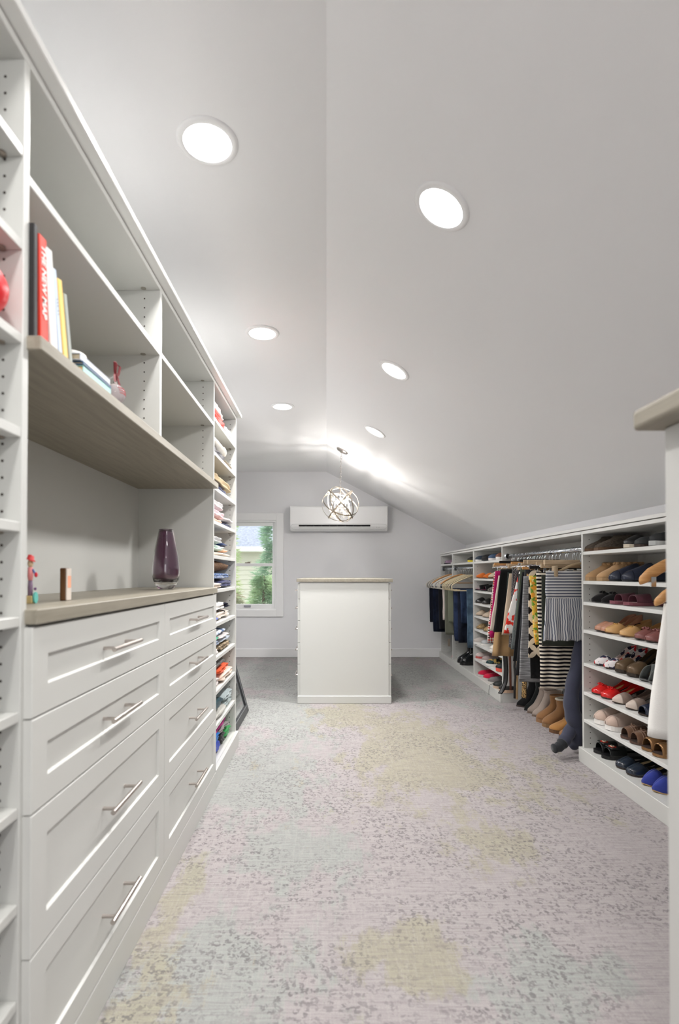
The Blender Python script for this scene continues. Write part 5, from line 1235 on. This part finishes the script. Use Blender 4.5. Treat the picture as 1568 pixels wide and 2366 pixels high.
# navy sweatpants slumping to the floor
def sweatpants():
    Y = 3.20
    base = Vector((X_at(1300, Y), Y, 0.0))
    t = thing('sweatpants', 'navy sweatpants slumping from the rod down to the carpet', 'trousers', base, group='garments on the open hanging bay rod')
    mt = C((62, 64, 80), 160, var=0.9)
    def leg(nm, pts, mat):
        cs = [Vector((X_at(px, Y_), Y_, Z_at(py, Y_))) for px, py, r_, Y_ in pts]; rs = [r_ for _, _, r_, _ in pts]
        # catmull-rom resample
        P_, Q_ = [], []
        for i in range(len(cs)-1):
            p0, p1, p2, p3 = cs[max(0, i-1)], cs[i], cs[i+1], cs[min(len(cs)-1, i+2)]
            for j in range(6):
                u = j/6; P_.append(0.5*((2*p1)+(p2-p0)*u+(2*p0-5*p1+4*p2-p3)*u*u+(3*p1-p0-3*p2+p3)*u**3))
                Q_.append(lerp(rs[i], rs[i+1], u)*(1+0.06*math.sin((i*6+j)*1.3)))
        P_.append(cs[-1]); Q_.append(rs[-1])
        MB().tube(P_, Q_, 16, up=(1, 0, 0)).build(nm, mat, t, smooth=True)
    leg('leg', [(1352, 1380, .032, 3.20), (1346, 1450, .038, 3.19), (1334, 1530, .042, 3.17), (1318, 1600, .041, 3.16), (1321, 1650, .048, 3.15), (1334, 1685, .040, 3.15), (1330, 1712, .035, 3.17), (1318, 1722, .026, 3.2)], mt)
    leg('leg', [(1352, 1560, .032, 3.22), (1340, 1620, .036, 3.21), (1324, 1668, .036, 3.18), (1307, 1700, .036, 3.13), (1297, 1716, .033, 3.10)], mt)
    leg('ankle_cuff', [(1297, 1715, .033, 3.10), (1288, 1724, .028, 3.08), (1276, 1728, .026, 3.07)], C((44, 46, 50), 200))
sweatpants()
o = hang('jacket', 'charcoal zipped jacket behind the navy sweatpants', 'jacket', 3.36, 1.50, 1.54, 1.74, 1.74, Z_at(1430, 3.36), Z_at(1640, 3.36), C((58, 58, 62)), th=0.02, folds=2, seed=5)
# ------------------------------------------------------------------ far hanging bays: hangers and folded trousers
WHT = plain((222, 216, 206), 0.55); CRM = plain((214, 198, 164), 0.55); GRY = plain((150, 148, 140), 0.55)
far = [  # Y, hanger kind, mat, label
 (6.70, 't', WHT, 'white plastic hanger, farthest one in the corner bay'), (6.62, 't', GRY, 'grey plastic hanger second from the corner'), (6.55, 't', WHT, 'white plastic hanger third from the corner'),
 (6.48, 't', GRY, 'grey-green plastic hanger fourth from the corner'), (6.41, 't', WHT, 'white plastic hanger fifth from the corner'), (6.34, 'w', M_HWOOD, 'maple wooden hanger in the corner bay'),
 (6.27, 't', WHT, 'white plastic hanger sixth from the corner'), (6.21, 't', WHT, 'white plastic hanger beside the bay divider, corner side'),
 (6.08, 't', WHT, 'white plastic hanger beside the bay divider, near side'), (6.01, 't', WHT, 'white plastic hanger holding the white trousers'), (5.94, 't', WHT, 'white plastic hanger holding the sage trousers'),
 (5.87, 'w', M_HWOOD, 'maple wooden hanger among the cream hangers'), (5.79, 't', CRM, 'cream hanger first after the maple one'), (5.72, 't', CRM, 'cream hanger second after the maple one'),
 (5.65, 't', CRM, 'cream hanger third after the maple one'), (5.57, 't', CRM, 'cream hanger fourth after the maple one'), (5.48, 't', CRM, 'cream hanger second nearest the shoe unit'), (5.37, 't', CRM, 'cream hanger nearest the shoe unit, holding pale jeans')]
for Y, kd, mt, lab in far:
    if kd == 't': tube_hanger(lab, RODX2, Y, RODZ2, mt, half=0.235 if Y < 6.3 else 0.24)
    else: wood_hanger(lab, RODX2, Y, RODZ2, mt, half=0.235)
def trousers(label, Y, pxl, yb, mat, xr=None, ztop=None, legs=1, seed=0, thb=0.028):
    zt = RODZ2-0.222 if ztop is None else ztop; xl = X_at(pxl, Y); xr = xr or (2*RODX2-xl)
    return hang('trousers', label, 'trousers', Y, xl, xl+0.01, xr, xr-0.01, zt, Z_at(yb, Y), mat, th=0.014, thb=thb, folds=2, famp=0.010, seed=seed, group='trousers in the far hanging bays')
den = lambda c: ribbed(c, tuple(min(255, int(v*1.25+6)) for v in c), 'dye', 7)
trousers('dark navy trousers, farthest in the corner', 6.66, 991, 1437, C((18, 22, 36)), seed=1)
trousers('dark navy jeans, longest in the corner bay', 6.55, 999, 1459, den((18, 24, 40)), seed=2)
trousers('black-navy jeans beside the longest ones', 6.42, 1006, 1456, den((16, 20, 34)), seed=3)
trousers('black trousers next to the bay divider', 6.27, 1012, 1452, C((18, 18, 24)), seed=4)
trousers('white trousers with pink trim beside the divider', 6.04, 1021, 1432, C((226, 214, 208)), seed=5)
trousers('sage grey trousers, longer pair', 5.95, 1026, 1466, C((112, 114, 100)), seed=6)
trousers('sage green trousers, shorter pair', 5.86, 1034, 1438, C((126, 130, 112)), seed=7)
trousers('dark indigo jeans after the sage trousers', 5.77, 1046, 1470, den((28, 38, 62)), seed=8)
trousers('dark indigo jeans with pale wear patch', 5.68, 1048, 1480, den((34, 44, 68)), seed=9)
trousers('black jeans between the indigo pairs', 5.58, 1056, 1484, den((22, 26, 38)), seed=10)
trousers('mid blue jeans beside the pale jeans', 5.48, 1062, 1440, den((36, 48, 70)), seed=11)
trousers('faded blue jeans, nearest the shoe unit', 5.365, 1077, 1496, den((66, 84, 100)), xr=1.66, seed=12)
t = thing('price_tag', 'small taupe paper tag hanging below the sage trousers', 'tag', (X_at(1036, 5.95), 5.95, Z_at(1493, 5.95)))
MB().box(X_at(1034, 5.95), X_at(1039, 5.95), 5.948, 5.951, Z_at(1493, 5.95), Z_at(1476, 5.95)).build('card', plain((130, 118, 104), 0.7), t)
MB().tube([(X_at(1036.5, 5.95), 5.95, Z_at(1476, 5.95)), (X_at(1036, 5.95), 5.95, Z_at(1462, 5.95))], 0.0015, 5).build('string', plain((70, 74, 66), 0.8), t)
# ------------------------------------------------------------------ near hanging bay at the right edge
GH = 'wooden hangers at the right frame edge'
wood_hanger('maple coat hanger with black clip, topmost at the right edge', 1.50, 2.10, RODZ+0.0, M_HWOOD, half=0.225, bar=False, dz=0.0, thick=0.022, hgt=0.052, clips=True, group=GH)
wood_hanger('maple coat hanger hanging lower at the right edge', 1.50, 2.02, RODZ-0.0, M_HWOOD, half=0.215, bar=False, dz=0.085, thick=0.022, hgt=0.045, group=GH)
wood_hanger('pale wood coat hanger, lowest at the right edge', 1.50, 1.96, RODZ-0.0, M_PWOOD, half=0.20, bar=False, dz=0.125, thick=0.022, hgt=0.04, group=GH)
hang('robe', 'white plush garment with deep hem beside the half wall', 'robe', 2.03, X_at(1534, 2.03), X_at(1494, 2.03), 1.74, 1.76, Z_at(1395, 2.03), Z_at(1700, 2.03), cloth((240, 238, 234), 220, knit=False, var=0.95), th=0.03, thb=0.05, folds=2, famp=0.012, seed=3, group=None)
